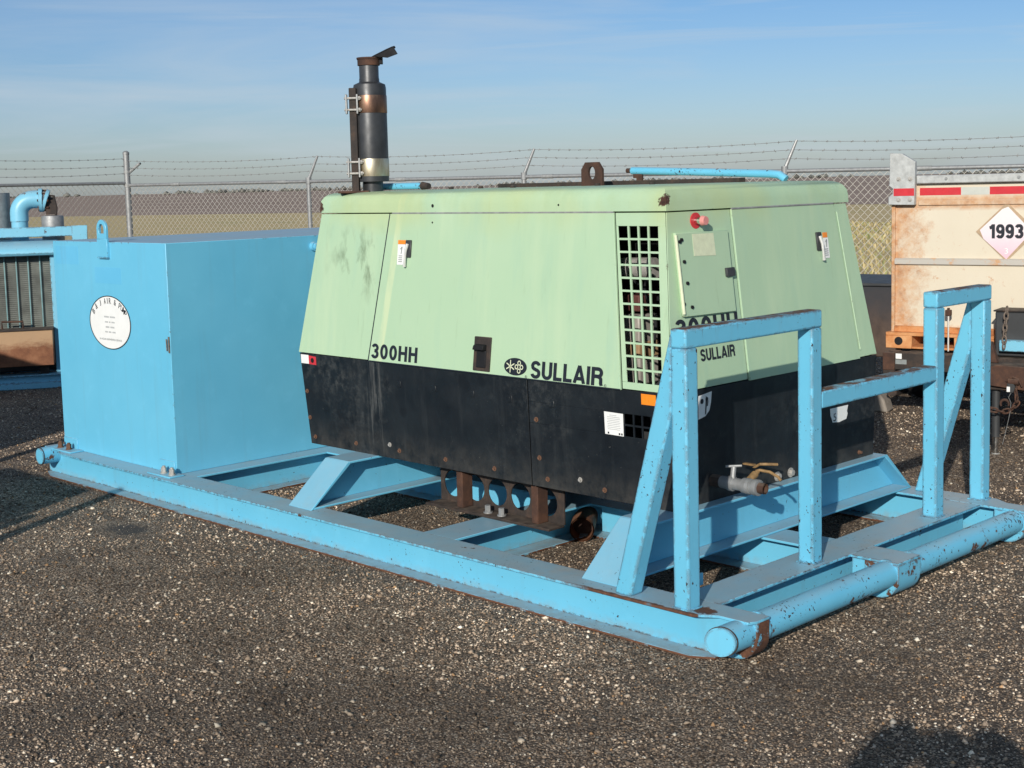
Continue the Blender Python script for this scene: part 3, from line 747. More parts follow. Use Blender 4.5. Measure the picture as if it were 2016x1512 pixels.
# axle channel with lightening holes that hangs under the machine on the mid beam
ax = MB(); xq = .669; 
def plate_holes(mb, O, A, B, w, h, holes, th, N, n=20):
    """flat plate spanned by A (w) and B (h) with round holes [(a,b,r)] in a row along A"""
    O, A, B, N = Vector(O), Vector(A), Vector(B), Vector(N)
    hs = sorted(holes); edges = [0]
    for i in range(len(hs) - 1): edges.append((hs[i][0] + hs[i + 1][0]) / 2)
    edges.append(w)
    for i, (ca, cb, r) in enumerate(hs):
        a0, a1 = edges[i], edges[i + 1]; k = n
        inner = []; outer = []
        for j in range(k):
            t = 2 * PI * j / k; cx, sy_ = math.cos(t), math.sin(t); inner.append((ca + r * cx, cb + r * sy_))
            s = 1e9
            if cx > 1e-9: s = min(s, (a1 - ca) / cx)
            if cx < -1e-9: s = min(s, (a0 - ca) / cx)
            if sy_ > 1e-9: s = min(s, (h - cb) / sy_)
            if sy_ < -1e-9: s = min(s, (0 - cb) / sy_)
            outer.append((ca + s * cx, cb + s * sy_))
        # corner points
        full = []
        for j in range(k):
            full.append((outer[j], inner[j])); o0, o1 = outer[j], outer[(j + 1) % k]
            same = abs(o0[0] - o1[0]) < 1e-7 or abs(o0[1] - o1[1]) < 1e-7
            if not same:
                cxn = a1 if max(o0[0], o1[0]) > a1 - 1e-6 else a0; cyn = h if max(o0[1], o1[1]) > h - 1e-6 else 0
                full.append(((cxn, cyn), None))
        ids = []
        for side in (0, 1):
            row = []
            for o, inn in full:
                po = O + A * o[0] + B * o[1] + N * (th * side); mb.v.append(tuple(po)); io = len(mb.v) - 1
                if inn is not None:
                    pi_ = O + A * inn[0] + B * inn[1] + N * (th * side); mb.v.append(tuple(pi_)); ii = len(mb.v) - 1
                else: ii = None
                row.append((io, ii))
            ids.append(row)
            L = len(row); j = 0
            while j < L:
                io, ii = row[j]; nx = (j + 1) % L
                if row[nx][1] is None:
                    n2 = (j + 2) % L; mb.f.append((ii, io, row[nx][0], row[n2][0], row[n2][1])); j += 2
                else:
                    mb.f.append((ii, io, row[nx][0], row[nx][1])); j += 1
        inn0 = [q[1] for q in ids[0] if q[1] is not None]; inn1 = [q[1] for q in ids[1] if q[1] is not None]
        for j in range(k): mb.f.append((inn0[j], inn0[(j + 1) % k], inn1[(j + 1) % k], inn1[j]))
        ou0 = [q[0] for q in ids[0]]; ou1 = [q[0] for q in ids[1]]; L = len(ou0)
        for j in range(L): mb.f.append((ou0[j], ou0[(j + 1) % L], ou1[(j + 1) % L], ou1[j]))
    return mb

# ------------------------------------------------------------------ the tank box at the far end of the skid
TX0, TX1, TY0, TY1, TZ = .132, 2.38, 4.132, 5.535, 1.548
tank = thing('storage_tank', 'square light blue steel tank with round white company sticker, bolted on the skid', 'tank', ((TX0 + TX1) / 2, (TY0 + TY1) / 2, H))
def wparent(o, p):       # parent while keeping world coordinates of the mesh
    o.parent = p; o.matrix_parent_inverse = Matrix.LocRotScale(p.location, p.rotation_euler, None).inverted(); return o
m = MB(); m.box(TX0, TX1, TY0, TY1, H - .0002, TZ); wparent(m.build('tank_body', M['blue_clean'], None, .004, 2), tank)
def holed_lug(mb, x0, x1, yc, z0, zh, r, rh, n=16):
    """lifting eye in the YZ plane, slot-shaped, between x0 and x1"""
    out = [(yc - r, z0), (yc + r, z0)]; out += [(yc + r * math.cos(t), zh + r * math.sin(t)) for t in [PI * i / n for i in range(n + 1)]]
    inn = [(yc - rh, z0 + .035), (yc + rh, z0 + .035)]; inn += [(yc + rh * math.cos(t), zh + rh * math.sin(t)) for t in [PI * i / n for i in range(n + 1)]]
    k = len(out); b = len(mb.v)
    for x in (x0, x1):
        mb.v += [(x, y, z) for y, z in out] + [(x, y, z) for y, z in inn]
    for s in (0, 1):
        o = b + s * 2 * k
        for j in range(k): mb.f.append((o + j, o + (j + 1) % k, o + k + (j + 1) % k, o + k + j))
    for j in range(k):
        mb.f.append((b + j, b + (j + 1) % k, b + 2 * k + (j + 1) % k, b + 2 * k + j))
        mb.f.append((b + k + j, b + k + (j + 1) % k, b + 3 * k + (j + 1) % k, b + 3 * k + j))
    return mb
m = MB(); m.box(TX0 - .016, TX0 + .001, 4.79, 4.915, 1.455, 1.566); holed_lug(m, TX0 - .016, TX0 + .001, 4.853, 1.5655, 1.628, .058, .030)
wparent(m.build('lifting_lug', M['blue_clean'], None, .002, 1), tank)
m = MB(); m.box(TX0 - .019, TX0 - .0, 4.79, 4.912, 1.447, 1.4548); wparent(m.build('weld_seam', M['blue_post'], None), tank)
for y0, y1 in ((4.146, 4.31), (5.345, 5.525)):       # foot plates, two bolts each
    m = MB(); m.box(TX0 - .008, TX0 + .002, y0, y1, H, H + .075); m.box(.035, TX0 + .002, y0 - .09 if y0 < 5 else y0 - .07, y1 + .0, H + .0004, H + .010)
    wparent(m.build('foot_plate', M['blue'], None, .002, 1), tank)
for y, z in ((4.195, 0), (4.105, 0), (5.495, 0), (5.38, 0)):
    m = MB(); m.cyl((.082, y, H + .009), (.082, y, H + .016), .021, n=20); m.cyl((.082, y, H + .016), (.082, y, H + .045), .0165, n=6); m.cyl((.082, y, H + .045), (.082, y, H + .054), .010, n=12)
    wparent(m.build('bolt', M['bolt'] if y < 5 else M['bolt_rust'], None), tank)
for y0, y1, z0, z1 in ((5.20, 5.50, 1.40, 1.515), (4.67, 4.99, 1.29, 1.39)):    # touched-up rectangles of newer paint
    m = MB(); m.box(TX0 - .0012, TX0 + .001, y0, y1, z0, z1); wparent(m.build('paint_patch', blue_paint('fresh_blue_paint', 0, 0, 0, 0, base=(0.131, 0.468, 0.700)), None), tank)
m = MB(); m.cyl((1.19, TY0 + .001, 1.478), (1.19, TY0 - .03, 1.478), .03, n=20); m.cyl((1.19, TY0 - .03, 1.478), (1.19, TY0 - .055, 1.478), .022, n=16)
wparent(m.build('filler_plug', M['blue_clean'], None, smooth=True), tank)
m = MB(); m.path([(TX0 - .006, TY0 + .006, .905), (TX0 - .008, TY0 + .004, .95), (TX0 - .006, TY0 + .006, 1.0)], .005, 6); m.path([(TX0 - .006, TY0 + .03, .915), (TX0 - .008, TY0 + .03, .985)], .004, 6); wparent(m.build('edge_clip', M['chain_steel'], None, smooth=True), tank)
# oval sticker
sy0, sz0, sry, srz = 4.833, 1.047, .257, .168
def disc_x(x, y, z, k0, k1=0, n=64):
    m = MB(); vs = [(x, y + k0 * sry * math.cos(2 * PI * i / n), z + k0 * srz * math.sin(2 * PI * i / n)) for i in range(n)]
    if k1:
        vs += [(x, y + (k1 * sry) * math.cos(2 * PI * i / n), z + (k1 * srz) * math.sin(2 * PI * i / n)) for i in range(n)]
        m.add(vs, [(i, (i + 1) % n, n + (i + 1) % n, n + i) for i in range(n)])
    else: m.add(vs, [tuple(range(n))])
    return m
sticker = wparent(disc_x(TX0 - .002, sy0, sz0, .985).build('company_sticker', M['white'], None), tank)
sticker['label'] = 'round white sticker with black lettering'
wparent(disc_x(TX0 - .0026, sy0, sz0, 1.0, .965).build('sticker_ring', M['ink'], None), tank)
m = MB(); word = "B & J AIR & PUMP"; tot = math.radians(136)
for i, ch in enumerate(word):
    if ch == ' ': continue
    a_ = PI / 2 + tot / 2 - tot * (i + .5) / len(word)
    c = Vector((TX0 - .0032, sy0 - .80 * sry * math.cos(a_), sz0 + .70 * srz * math.sin(a_)))
    U = Vector((0, -math.cos(a_) * .55, math.sin(a_))).normalized(); R = Vector((0, -U.z, U.y))
    wd = {'I': .006, 'J': .016, 'M': .030}.get(ch, .024)
    text_on(m, ch, c - R * wd / 2, R, U, wd, .036, .006)
o = wparent(m.build('sticker_lettering', M['ink'], None), tank); o['kind'] = 'stuff'
for row, (z, words, hh) in enumerate(((.030, (.060, .064), .010), (-.002, (.040, .018, .040), .009), (-.034, (.046, .050), .010), (-.064, (.034, .034, .040), .009))):   # illegible small rows
    m = MB(); tw = sum(words) + .012 * (len(words) - 1); y = sy0 + tw / 2
    for w in words:
        m.add([(TX0 - .003, y, sz0 + z), (TX0 - .003, y - w, sz0 + z), (TX0 - .003, y - w, sz0 + z + hh), (TX0 - .003, y, sz0 + z + hh)], [(0, 1, 2, 3)])
        y -= w + .012
    o = wparent(m.build('sticker_small_print', M['ink_faint'], None), tank); o['kind'] = 'stuff'
m = MB(); text_on(m, "24 HOUR ANSWERING SERVICE", (TX0 - .003, sy0 + .140, sz0 - .112), (0, -1, 0), (0, 0, 1), .28, .012, .0)
wparent(m.build('sticker_print', M['grey_ink'], None), tank)

# ------------------------------------------------------------------ the compressor
comp = thing('air_compressor', 'pale green air compressor with black skirt and tall exhaust stack, mounted on the skid', 'compressor', (1.37, 2.05, .397))
def CP(o): return wparent(o, comp)
ZB, ZT = .917, 1.703
def fx(y, z, off=0): return (.53 + .12 * (z - ZB) - off, y, z)       # near long face
def fy(x, z, off=0): return (x, .705 + .12 * (z - ZB) - off, z)      # end face with the control box
def panel(fn, quad, th=.004, off=0.0, mat='green', name='panel', bevel=.0015, parent=None):
    m = MB(); m.hexa([fn(a, z, off) for a, z in quad] + [fn(a, z, off + th) for a, z in quad]); return CP(m.build(name, M[mat], None, bevel, 2))
g = .0025
cz0, cz1 = ZB + .004, ZT - .004
def lerp(a, b, t): return a + (b - a) * t
def yl(a, z): return lerp(a[0], a[1], (z - ZB) / (ZT - ZB))
far_e, cre, dR, cor = (3.403, 3.258), (2.772, 2.658), (.981, 1.087), (.705, .799)
panel(fx, [(yl(far_e, cz0), cz0), (yl(cre, cz0) + g, cz0), (yl(cre, cz1) + g, cz1), (yl(far_e, cz1), cz1)], name='end_panel', th=.010)
door = panel(fx, [(yl(cre, cz0) - g, cz0 - .006), (yl(dR, cz0) + g, cz0 - .006), (yl(dR, cz1) + g, cz1), (yl(cre, cz1) - g, cz1)], th=.012, off=.0, name='side_door')
m = MB(); m.hexa([fx(yl(cre, cz0) + .0035, cz0, .0), fx(yl(cre, cz0) - .0035, cz0, .0), fx(yl(cre, cz1) - .0035, cz1, .0), fx(yl(cre, cz1) + .0035, cz1, .0), fx(yl(cre, cz0) + .0035, cz0, .0126), fx(yl(cre, cz0) - .0035, cz0, .0126), fx(yl(cre, cz1) - .0035, cz1, .0126), fx(yl(cre, cz1) + .0035, cz1, .0126)]); CP(m.build('gap_shade_strip', M['ink'], None))  # black strip standing in for the dark shade of the door gap
m = MB(); m.hexa([fx(2.765, .9145, .0), fx(.985, .9145, .0), fx(.985, .9200, .0), fx(2.765, .9200, .0), fx(2.765, .9145, .0128), fx(.985, .9145, .0128), fx(.985, .9200, .0128), fx(2.765, .9200, .0128)]); CP(m.build('gap_shade_strip', M['ink'], None))  # same black strip for the line of shade under the door
# grille panel around the opening
hole = [(1.062, .954), (.838, .760)]      # (top, bottom) y of left and right edges
hz0, hz1 = .953, 1.640
def hl(z): return lerp(.954, 1.064, (z - hz0) / (hz1 - hz0))
def hr(z): return lerp(.757, .834, (z - hz0) / (hz1 - hz0))
m = MB()
def q4(a, b, c, d, o0=0.0, o1=.004): m.hexa([fx(*a, o0), fx(*b, o0), fx(*c, o0), fx(*d, o0), fx(*a, o1), fx(*b, o1), fx(*c, o1), fx(*d, o1)])
q4((yl(dR, cz0) - g, cz0), (yl(cor, cz0), cz0), (yl(cor, hz0), hz0), (yl(dR, hz0) - g, hz0))
q4((yl(dR, hz1) - g, hz1), (yl(cor, hz1), hz1), (yl(cor, cz1), cz1), (yl(dR, cz1) - g, cz1))
q4((yl(dR, hz0) - g, hz0), (hl(hz0), hz0), (hl(hz1), hz1), (yl(dR, hz1) - g, hz1))
q4((hr(hz0), hz0), (yl(cor, hz0), hz0), (yl(cor, hz1), hz1), (hr(hz1), hz1))
CP(m.build('grille_panel', M['green'], None, .0012, 1))
m = MB()
for j in range(1, 12):
    z = lerp(hz0, hz1, j / 12); w = .0045; q4((hl(z) + .004, z - w), (hr(z) - .004, z - w), (hr(z) - .004, z + w), (hl(z) + .004, z + w), -.004, .0035)
for i in range(1, 4):
    t0 = lerp(hl(hz0), hr(hz0), i / 4); t1 = lerp(hl(hz1), hr(hz1), i / 4); w = .0042
    q4((t0 + w, hz0 - .004), (t0 - w, hz0 - .004), (t1 - w, hz1 + .004), (t1 + w, hz1 + .004), -.0042, .0032)
CP(m.build('grille', M['green'], None))
# end face panels
dL, cR, rE = (1.087, 1.082), (2.037, 1.936), (2.206, 2.060)
def xl(a, z): return lerp(a[0], a[1], (z - ZB) / (ZT - ZB))
cx_ = (.53, .625)
panel(fy, [(xl(cx_, cz0), cz0), (xl(dL, cz0) - g, cz0), (xl(dL, cz1) - g, cz1), (xl(cx_, cz1), cz1)], name='control_panel')
panel(fy, [(xl(dL, cz0) + g, cz0 - .006), (xl(cR, cz0) - g, cz0 - .006), (xl(cR, cz1) - g, cz1), (xl(dL, cz1) + g, cz1)], th=.012, name='end_door')
panel(fy, [(xl(cR, cz0) + g, cz0), (xl(rE, cz0), cz0), (xl(rE, cz1), cz1), (xl(cR, cz1) + g, cz1)], name='corner_panel')
for xx in (1.955,):     # pressed folds in the end door
    m = MB(); m.hexa([fy(xx + .085, .96, .010), fy(xx + .093, .96, .010), fy(xx + .008, 1.66, .010), fy(xx, 1.66, .010), fy(xx + .0875, .96, .0135), fy(xx + .0905, .96, .0135), fy(xx + .0055, 1.66, .0135), fy(xx + .0025, 1.66, .0135)])
    CP(m.build('pressed_fold', M['green'], None))
# hidden faces
m = MB(); m.hexa([(2.206, .705, cz0), (2.206, 3.403, cz0), (2.202, 3.403, cz0), (2.202, .705, cz0), (2.06, .799, cz1), (2.06, 3.258, cz1), (2.056, 3.258, cz1), (2.056, .799, cz1)]); CP(m.build('far_side_panel', M['green'], None))
m = MB(); m.hexa([(.53, 3.403, cz0), (2.206, 3.403, cz0), (2.206, 3.399, cz0), (.53, 3.399, cz0), (.625, 3.258, cz1), (2.06, 3.258, cz1), (2.06, 3.254, cz1), (.625, 3.254, cz1)]); CP(m.build('rear_panel', M['green'], None))
# lid
def lid_ring(z, o, sag=0): return [(.624 - o, .798 - o, z), (2.061 + o, .798 - o, z), (2.061 + o, 3.259 + o, z), (.624 - o, 3.259 + o, z)]
m = MB(); rings = [(1.704, .006), (1.706, .012), (1.745, .010), (1.772, .005), (1.793, -.008), (1.806, -.024), (1.813, -.045), (1.8165, -.080), (1.820, -.25)]
vs = []
for z, o in rings: vs += lid_ring(z, o)
fs = [(4 * j + i, 4 * j + (i + 1) % 4, 4 * j + 4 + (i + 1) % 4, 4 * j + 4 + i) for j in range(len(rings) - 1) for i in range(4)] + [(3, 2, 1, 0), tuple(range(4 * len(rings) - 4, 4 * len(rings)))]
m.add(vs, fs); lid = CP(m.build('lid', M['green'], None, smooth=True, ang=50))
# skirt
def sx_(y, z, off=0): return (.533 + .035 * (ZB - z) - off, y, z)
def sy_f(x, z, off=0): return (x, .708 + .018 * (ZB - z) - off, z)
sz0_, sz1_ = .397, .9165
def spanel(fn, quad, name): 
    m = MB(); m.hexa([fn(a, z, 0) for a, z in quad] + [fn(a, z, .005) for a, z in quad]); return CP(m.build(name, M['skirt'], None, .0015, 2))
spanel(sx_, [(3.350, sz0_), (1.584, sz0_), (1.584, sz1_), (3.402, sz1_)], 'skirt_panel')
gz0, gz1, gy0, gy1 = .705, .808, .826, .977
m = MB()
def sq(a, b, c, d, o0=0.0, o1=.005): m.hexa([sx_(*a, o0), sx_(*b, o0), sx_(*c, o0), sx_(*d, o0), sx_(*a, o1), sx_(*b, o1), sx_(*c, o1), sx_(*d, o1)])
sq((1.578, sz0_), (.716, sz0_), (.712, gz0), (1.578, gz0)); sq((1.578, gz1), (.710, gz1), (.708, sz1_), (1.578, sz1_))
sq((1.578, gz0), (gy1, gz0), (gy1, gz1), (1.578, gz1)); sq((gy0, gz0), (.712, gz0), (.710, gz1), (gy0, gz1))
CP(m.build('skirt_panel', M['skirt'], None, .0012, 1))
m = MB()
for y in (.876, .926): sq((y + .004, gz0 - .002), (y - .004, gz0 - .002), (y - .004, gz1 + .002), (y + .004, gz1 + .002), -.003, .003)
sq((gy1 + .002, .7525), (gy0 - .002, .7525), (gy0 - .002, .7605), (gy1 + .002, .7605), -.0035, .0028)
CP(m.build('skirt_grille', M['skirt'], None))
spanel(sy_f, [(.552, sz0_), (2.190, sz0_), (2.205, sz1_), (.534, sz1_)], 'skirt_front')
m = MB(); m.box(2.185, 2.19, .72, 3.35, sz0_, sz1_); CP(m.build('skirt_side', M['skirt'], None))
m = MB(); m.hexa([(.55, 3.345, sz0_), (2.19, 3.345, sz0_), (2.19, 3.35, sz0_), (.55, 3.35, sz0_), (.534, 3.397, sz1_), (2.2, 3.397, sz1_), (2.2, 3.402, sz1_), (.534, 3.402, sz1_)]); CP(m.build('skirt_rear', M['skirt'], None))
m = MB(); m.box(.56, 2.18, .73, 3.34, .396, .41); CP(m.build('floor_pan', M['black'], None))
# belt shadow gap between door and skirt
# hinges along the lid
m = MB(); m.cyl(fx(2.64, 1.702, .008), fx(1.09, 1.702, .008), .006, n=10); CP(m.build('door_hinge', M['galv_dull'], None, smooth=True))
m = MB(); m.cyl(fy(1.085, 1.702, .010), fy(1.93, 1.703, .010), .006, n=10); CP(m.build('door_hinge', M['galv_dull'], None, smooth=True))
# latches with handles
def latch(fn, a, z, sgn):
    m = MB(); w = .022
    m.hexa([fn(a - w, z - .09, .011), fn(a + w, z - .09, .011), fn(a + w, z, .011), fn(a - w, z, .011), fn(a - w, z - .09, .022), fn(a + w, z - .09, .022), fn(a + w, z, .022), fn(a - w, z, .022)])
    lt = CP(m.build('latch', M['darkgrey'], None, .003, 1))
    m = MB(); m.path([fn(a, z - .02, .024), fn(a + sgn * .004, z - .055, .032), fn(a + sgn * .008, z - .10, .030), fn(a + sgn * .014, z - .138, .026)], [.009, .008, .006, .009], 8)
    h = m.build('handle', M['bolt_bright'], None, smooth=True); h.parent = lt; h.matrix_parent_inverse = lt.matrix_basis.inverted() @ Matrix.Identity(4)
    h.matrix_parent_inverse = Matrix.LocRotScale(comp.location, comp.rotation_euler, None).inverted() if False else Matrix.Identity(4)
    return lt
latch(fx, 2.487, 1.563, 1); latch(fy, 1.765, 1.566, 1)
def decal(fn, quad, mat, name, off=.0135, th=.001):
    m = MB(); m.hexa([fn(a, z, off) for a, z in quad] + [fn(a, z, off + th) for a, z in quad]); return CP(m.build(name, M[mat], None))
def rect(a0, a1, z0, z1): return [(a0, z0), (a1, z0), (a1, z1), (a0, z1)]
decal(fx, rect(2.575, 2.515, 1.434, 1.540), 'white', 'warning_sticker'); decal(fx, rect(2.575, 2.515, 1.541, 1.562), 'orange', 'warning_sticker')
decal(fy, rect(1.808, 1.850, 1.436, 1.536), 'white', 'warning_sticker'); decal(fy, rect(1.806, 1.846, 1.537, 1.562), 'orange', 'warning_sticker')
for fn, a0, s in ((fx, 2.548, -1), (fy, 1.826, 1)):       # little pictogram and text rows on the stickers
    m = MB()
    m.add([fn(a0, 1.49, .0155), fn(a0 + s * .006, 1.49, .0155), fn(a0 + s * .012, 1.528, .0155), fn(a0 + s * .004, 1.528, .0155)], [(0, 1, 2, 3)])
    m.add([fn(a0 - s * .006, 1.512, .0155), fn(a0 + s * .004, 1.521, .0155), fn(a0 + s * .004, 1.526, .0155), fn(a0 - s * .006, 1.517, .0155)], [(0, 1, 2, 3)])
    for q in range(4):
        z = 1.478 - q * .010; m.add([fn(a0 - s * .016, z, .0155), fn(a0 + s * .014, z, .0155), fn(a0 + s * .014, z + .004, .0155), fn(a0 - s * .016, z + .004, .0155)], [(0, 1, 2, 3)])
    CP(m.build('sticker_print', M['grey_ink'], None))
# vent box on the door
m = MB(); m.hexa([fx(1.944, .930, .010), fx(1.826, .930, .010), fx(1.824, 1.098, .010), fx(1.943, 1.098, .010), fx(1.944, .930, .020), fx(1.826, .930, .020), fx(1.824, 1.098, .020), fx(1.943, 1.098, .020)])
vb = CP(m.build('paddle_latch', M['rust_dark'], None, .004, 2))
m = MB(); m.hexa([fx(1.92, .945, .018), fx(1.848, .945, .018), fx(1.848, 1.035, .018), fx(1.92, 1.035, .018), fx(1.915, .95, .026), fx(1.853, .95, .026), fx(1.853, 1.03, .026), fx(1.915, 1.03, .026)])
m.hexa([fx(1.925, 1.032, .018), fx(1.852, 1.032, .018), fx(1.852, 1.062, .018), fx(1.925, 1.062, .018), fx(1.925, 1.036, .050), fx(1.852, 1.036, .050), fx(1.852, 1.058, .044), fx(1.925, 1.058, .044)])
CP(m.build('latch_paddle', M['black'], None, .003, 1))
# lettering on the long side
UX = Vector((.12, 0, 1)).normalized()
m = MB(); strokes_on(m, "300HH", fx(2.746, .933, .0138), (0, -1, 0), UX, .375, .080); CP(m.build('lettering', M['ink'], None))
m = MB(); strokes_on(m, "SULLAIR", fx(1.548, .923, .0138), (0, -1, 0), UX, .458, .084, .08); CP(m.build('lettering', M['ink'], None))
lc = Vector(fx(1.652, .969, .0136)); m = MB(); n = 40
m.add([lc + Vector((0, .077 * math.cos(2 * PI * i / n), 0)) + UX * (.042 * math.sin(2 * PI * i / n)) for i in range(n)], [tuple(range(n))]); CP(m.build('emblem', M['ink'], None))
m = MB(); O = lc + Vector((-.0012, 0, 0))
def stroke(m, a, b, w):
    a, b = Vector(a), Vector(b); d = (b - a).normalized(); nn = Vector((-d.y, d.x)) * w / 2
    m.add([O + Vector((0, -q.x, 0)) + UX * q.y for q in (a - nn, b - nn, b + nn, a + nn)], [(0, 1, 2, 3)])
for t in (90, 28, -28):
    c_, s_ = math.cos(math.radians(t)), math.sin(math.radians(t)); stroke(m, (-.033 - .030 * c_, -.030 * s_), (-.033 + .030 * c_, .030 * s_), .0055)
CP(m.build('emblem_mark', M['cream'], None)); m = MB()
for cx0, cy0 in ((.026, .019), (.026, -.019), (.009, 0), (.043, 0)):
    k = 18; ro, ri = (.0115, .0068)
    vs = [O + Vector((-.0003, -(cx0 + r_ * math.cos(2 * PI * i / k)), 0)) + UX * (cy0 + r_ * 1.05 * math.sin(2 * PI * i / k)) for r_ in (ro, ri) for i in range(k)]
    m.add(vs, [(i, (i + 1) % k, k + (i + 1) % k, k + i) for i in range(k)])
CP(m.build('emblem_mark', M['cream'], None))
def reg_mark(y, z):
    m = MB(); k = 16; o = Vector(fx(y, z, .0138))
    vs = [o + Vector((0, r_ * math.cos(2 * PI * i / k), 0)) + UX * (r_ * math.sin(2 * PI * i / k)) for r_ in (.0075, .006) for i in range(k)]
    m.add(vs, [(i, (i + 1) % k, k + (i + 1) % k, k + i) for i in range(k)]); text_on(m, "R", o + Vector((0, .003, 0)) - UX * .0035, (0, -1, 0), UX, .006, .007); CP(m.build('lettering', M['ink'], None))
reg_mark(1.577, .926); reg_mark(1.075, .926)
UY = Vector((0, .12, 1)).normalized()
m = MB(); strokes_on(m, "300HH", fy(.60, 1.146, .006), (1, 0, 0), UY, .452, .088); CP(m.build('lettering', M['ink'], None))
m = MB(); strokes_on(m, "SULLAIR", fy(.752, 1.037, .006), (1, 0, 0), UY, .254, .054, .08); CP(m.build('lettering', M['ink'], None))
# small holes
for y, z, r in ((2.316, 1.739, .009), (1.429, 1.737, .005), (2.314, 1.654, .005)):
    m = MB(); o = .0125 if z < 1.7 else -.0
    base = Vector(fx(y, z, .0125)) if z < 1.7 else Vector((.624 - .0115, y, z)); m.cyl(base, base - Vector((.0012, 0, 0)), r, n=12); CP(m.build('screw_hole', M['black'], None))
# control box door
m = MB(); m.hexa([fy(.652, 1.243, .004), fy(1.031, 1.238, .004), fy(1.031, 1.606, .004), fy(.650, 1.609, .004), fy(.652, 1.243, .020), fy(1.031, 1.238, .020), fy(1.031, 1.606, .020), fy(.650, 1.609, .020)])
cd = CP(m.build('control_door', M['green'], None, .003, 2))
m = MB(); m.cyl(fy(.650, 1.255, .022), fy(.648, 1.60, .022), .0075, n=10); CP(m.build('hinge_rod', M['cream'], None, smooth=True))
decal(fy, [(.764, 1.503), (.921, 1.498), (.919, 1.598), (.765, 1.600)], 'cream', 'faded_label', off=.0205)
m = MB(); m.hexa([fy(.975, 1.398, .019), fy(1.045, 1.398, .004), fy(1.045, 1.438, .004), fy(.975, 1.438, .019), fy(.975, 1.398, .034), fy(1.045, 1.398, .028), fy(1.045, 1.438, .028), fy(.975, 1.438, .034)]); CP(m.build('box_latch', M['darkgrey'], None, .003, 1))
for a, z in ((.685, 1.578), (.688, 1.482), (.695, 1.388), (.710, 1.282), (.672, 1.57), (.655, 1.30)):
    m = MB(); m.cyl(fy(a, z, .019), fy(a, z, .027), .008 if z > 1.25 else .006, n=10); CP(m.build('rivet', M['black'], None))
# stop button
b0 = Vector(fy(.818, 1.657, .004)); m = MB(); m.cyl(b0, b0 + Vector((0, -.006, 0)), .036, n=28); CP(m.build('button_plate', M['red'], None, smooth=True, ang=30))
m = MB(); m.cyl(b0 + Vector((0, -.006, 0)), b0 + Vector((0, -.045, 0)), .016, n=20); CP(m.build('button_stem', M['chrome'], None, smooth=True, ang=30))
m = MB(); m.cyl(b0 + Vector((0, -.042, 0)), b0 + Vector((0, -.062, 0)), .023, .019, n=24); CP(m.build('stop_button', M['pink'], None, smooth=True, ang=30))
# bolts on the skirt
rb = [(3.355, .699), (3.345, .548), (3.306, .44), (2.934, .445), (2.565, .447), (2.199, .446), (1.838, .445), (1.53, .724), (1.521, .539), (1.473, .441), (1.112, .439)]
def bolt_mesh(mat):
    m = MB(); m.cyl((0, 0, 0), (-.003, 0, 0), .0125, n=14); m.cyl((-.003, 0, 0), (-.010, 0, 0), .0080, n=6)
    o = m.build('skirt_bolt', M[mat], None); return o
bm0 = bolt_mesh('bolt_rust'); bm1 = bolt_mesh('bolt')
def place_bolt(src, y, z, first):
    o = src if first else src.copy()
    if not first: COL.objects.link(o)
    o.location = sx_(y, z, .0045); return CP(o)
for i, (y, z) in enumerate(rb): place_bolt(bm0, y, z, i == 0)
for i, (y, z) in enumerate(((2.643, .471), (1.262, .467))): place_bolt(bm1, y, z, i == 0)
for a, z in ((1.327, .425), (1.437, .425), (2.052, .428)):
    m = MB(); p0 = Vector(sy_f(a, z, .0)); m.cyl(p0, p0 + Vector((0, -.008, 0)), .024 if a < 2 else .012, n=16); m.cyl(p0 + Vector((0, -.008, 0)), p0 + Vector((0, -.022, 0)), .015 if a < 2 else .008, n=6); CP(m.build('skirt_bolt', M['bolt'] if a < 2 else M['bolt_rust'], None))
for y in (2.537, 2.259, 1.973, 1.704, 1.424):            # square plugs
    m = MB(); m.hexa([sx_(y + .018, .790, .003), sx_(y - .018, .790, .003), sx_(y - .018, .826, .003), sx_(y + .018, .826, .003), sx_(y + .016, .792, .009), sx_(y - .016, .792, .009), sx_(y - .016, .824, .009), sx_(y + .016, .824, .009)])
    CP(m.build('square_plug', M['skirt'], None, .002, 1))
def sdecal(fn, quad, mat, name, off=.0055):
    m = MB(); m.hexa([fn(a, z, off) for a, z in quad] + [fn(a, z, off + .001) for a, z in quad]); return CP(m.build(name, M[mat], None))
sdecal(sx_, rect(.873, .79, .860, .908), 'orange', 'amber_reflector')
sdecal(sx_, rect(3.392, 3.320, .858, .908), 'white', 'reflector'); sdecal(sx_, [(3.32, .857), (3.252, .855), (3.252, .902), (3.32, .906)], 'red', 'reflector')
m = MB(); c = Vector(sx_(3.285, .880, .007)); m.cyl(c, c - Vector((.002, 0, 0)), .014, n=14); CP(m.build('reflector_hole', M['black'], None))
sdecal(sx_, [(1.094, .704), (.984, .703), (.983, .806), (1.096, .807)], 'white', 'paper_notice')
m = MB()
for q in range(9):
    z = .792 - q * .008; w0 = .016 if q == 0 else random.uniform(.0, .006)
    m.add([sx_(1.080 - w0, z, .0072), sx_(1.000 + w0 * 1.3, z, .0072), sx_(1.000 + w0 * 1.3, z + .003, .0072), sx_(1.080 - w0, z + .003, .0072)], [(0, 1, 2, 3)])
CP(m.build('notice_print', M['ink_faint'], None))
m = MB()
for y in (1.078, 1.012, .998): m.add([sx_(y, .707, .0073), sx_(y - .009, .707, .0073), sx_(y - .009, .716, .0073), sx_(y, .716, .0073)], [(0, 1, 2, 3)])
CP(m.build('notice_print', M['ink'], None))
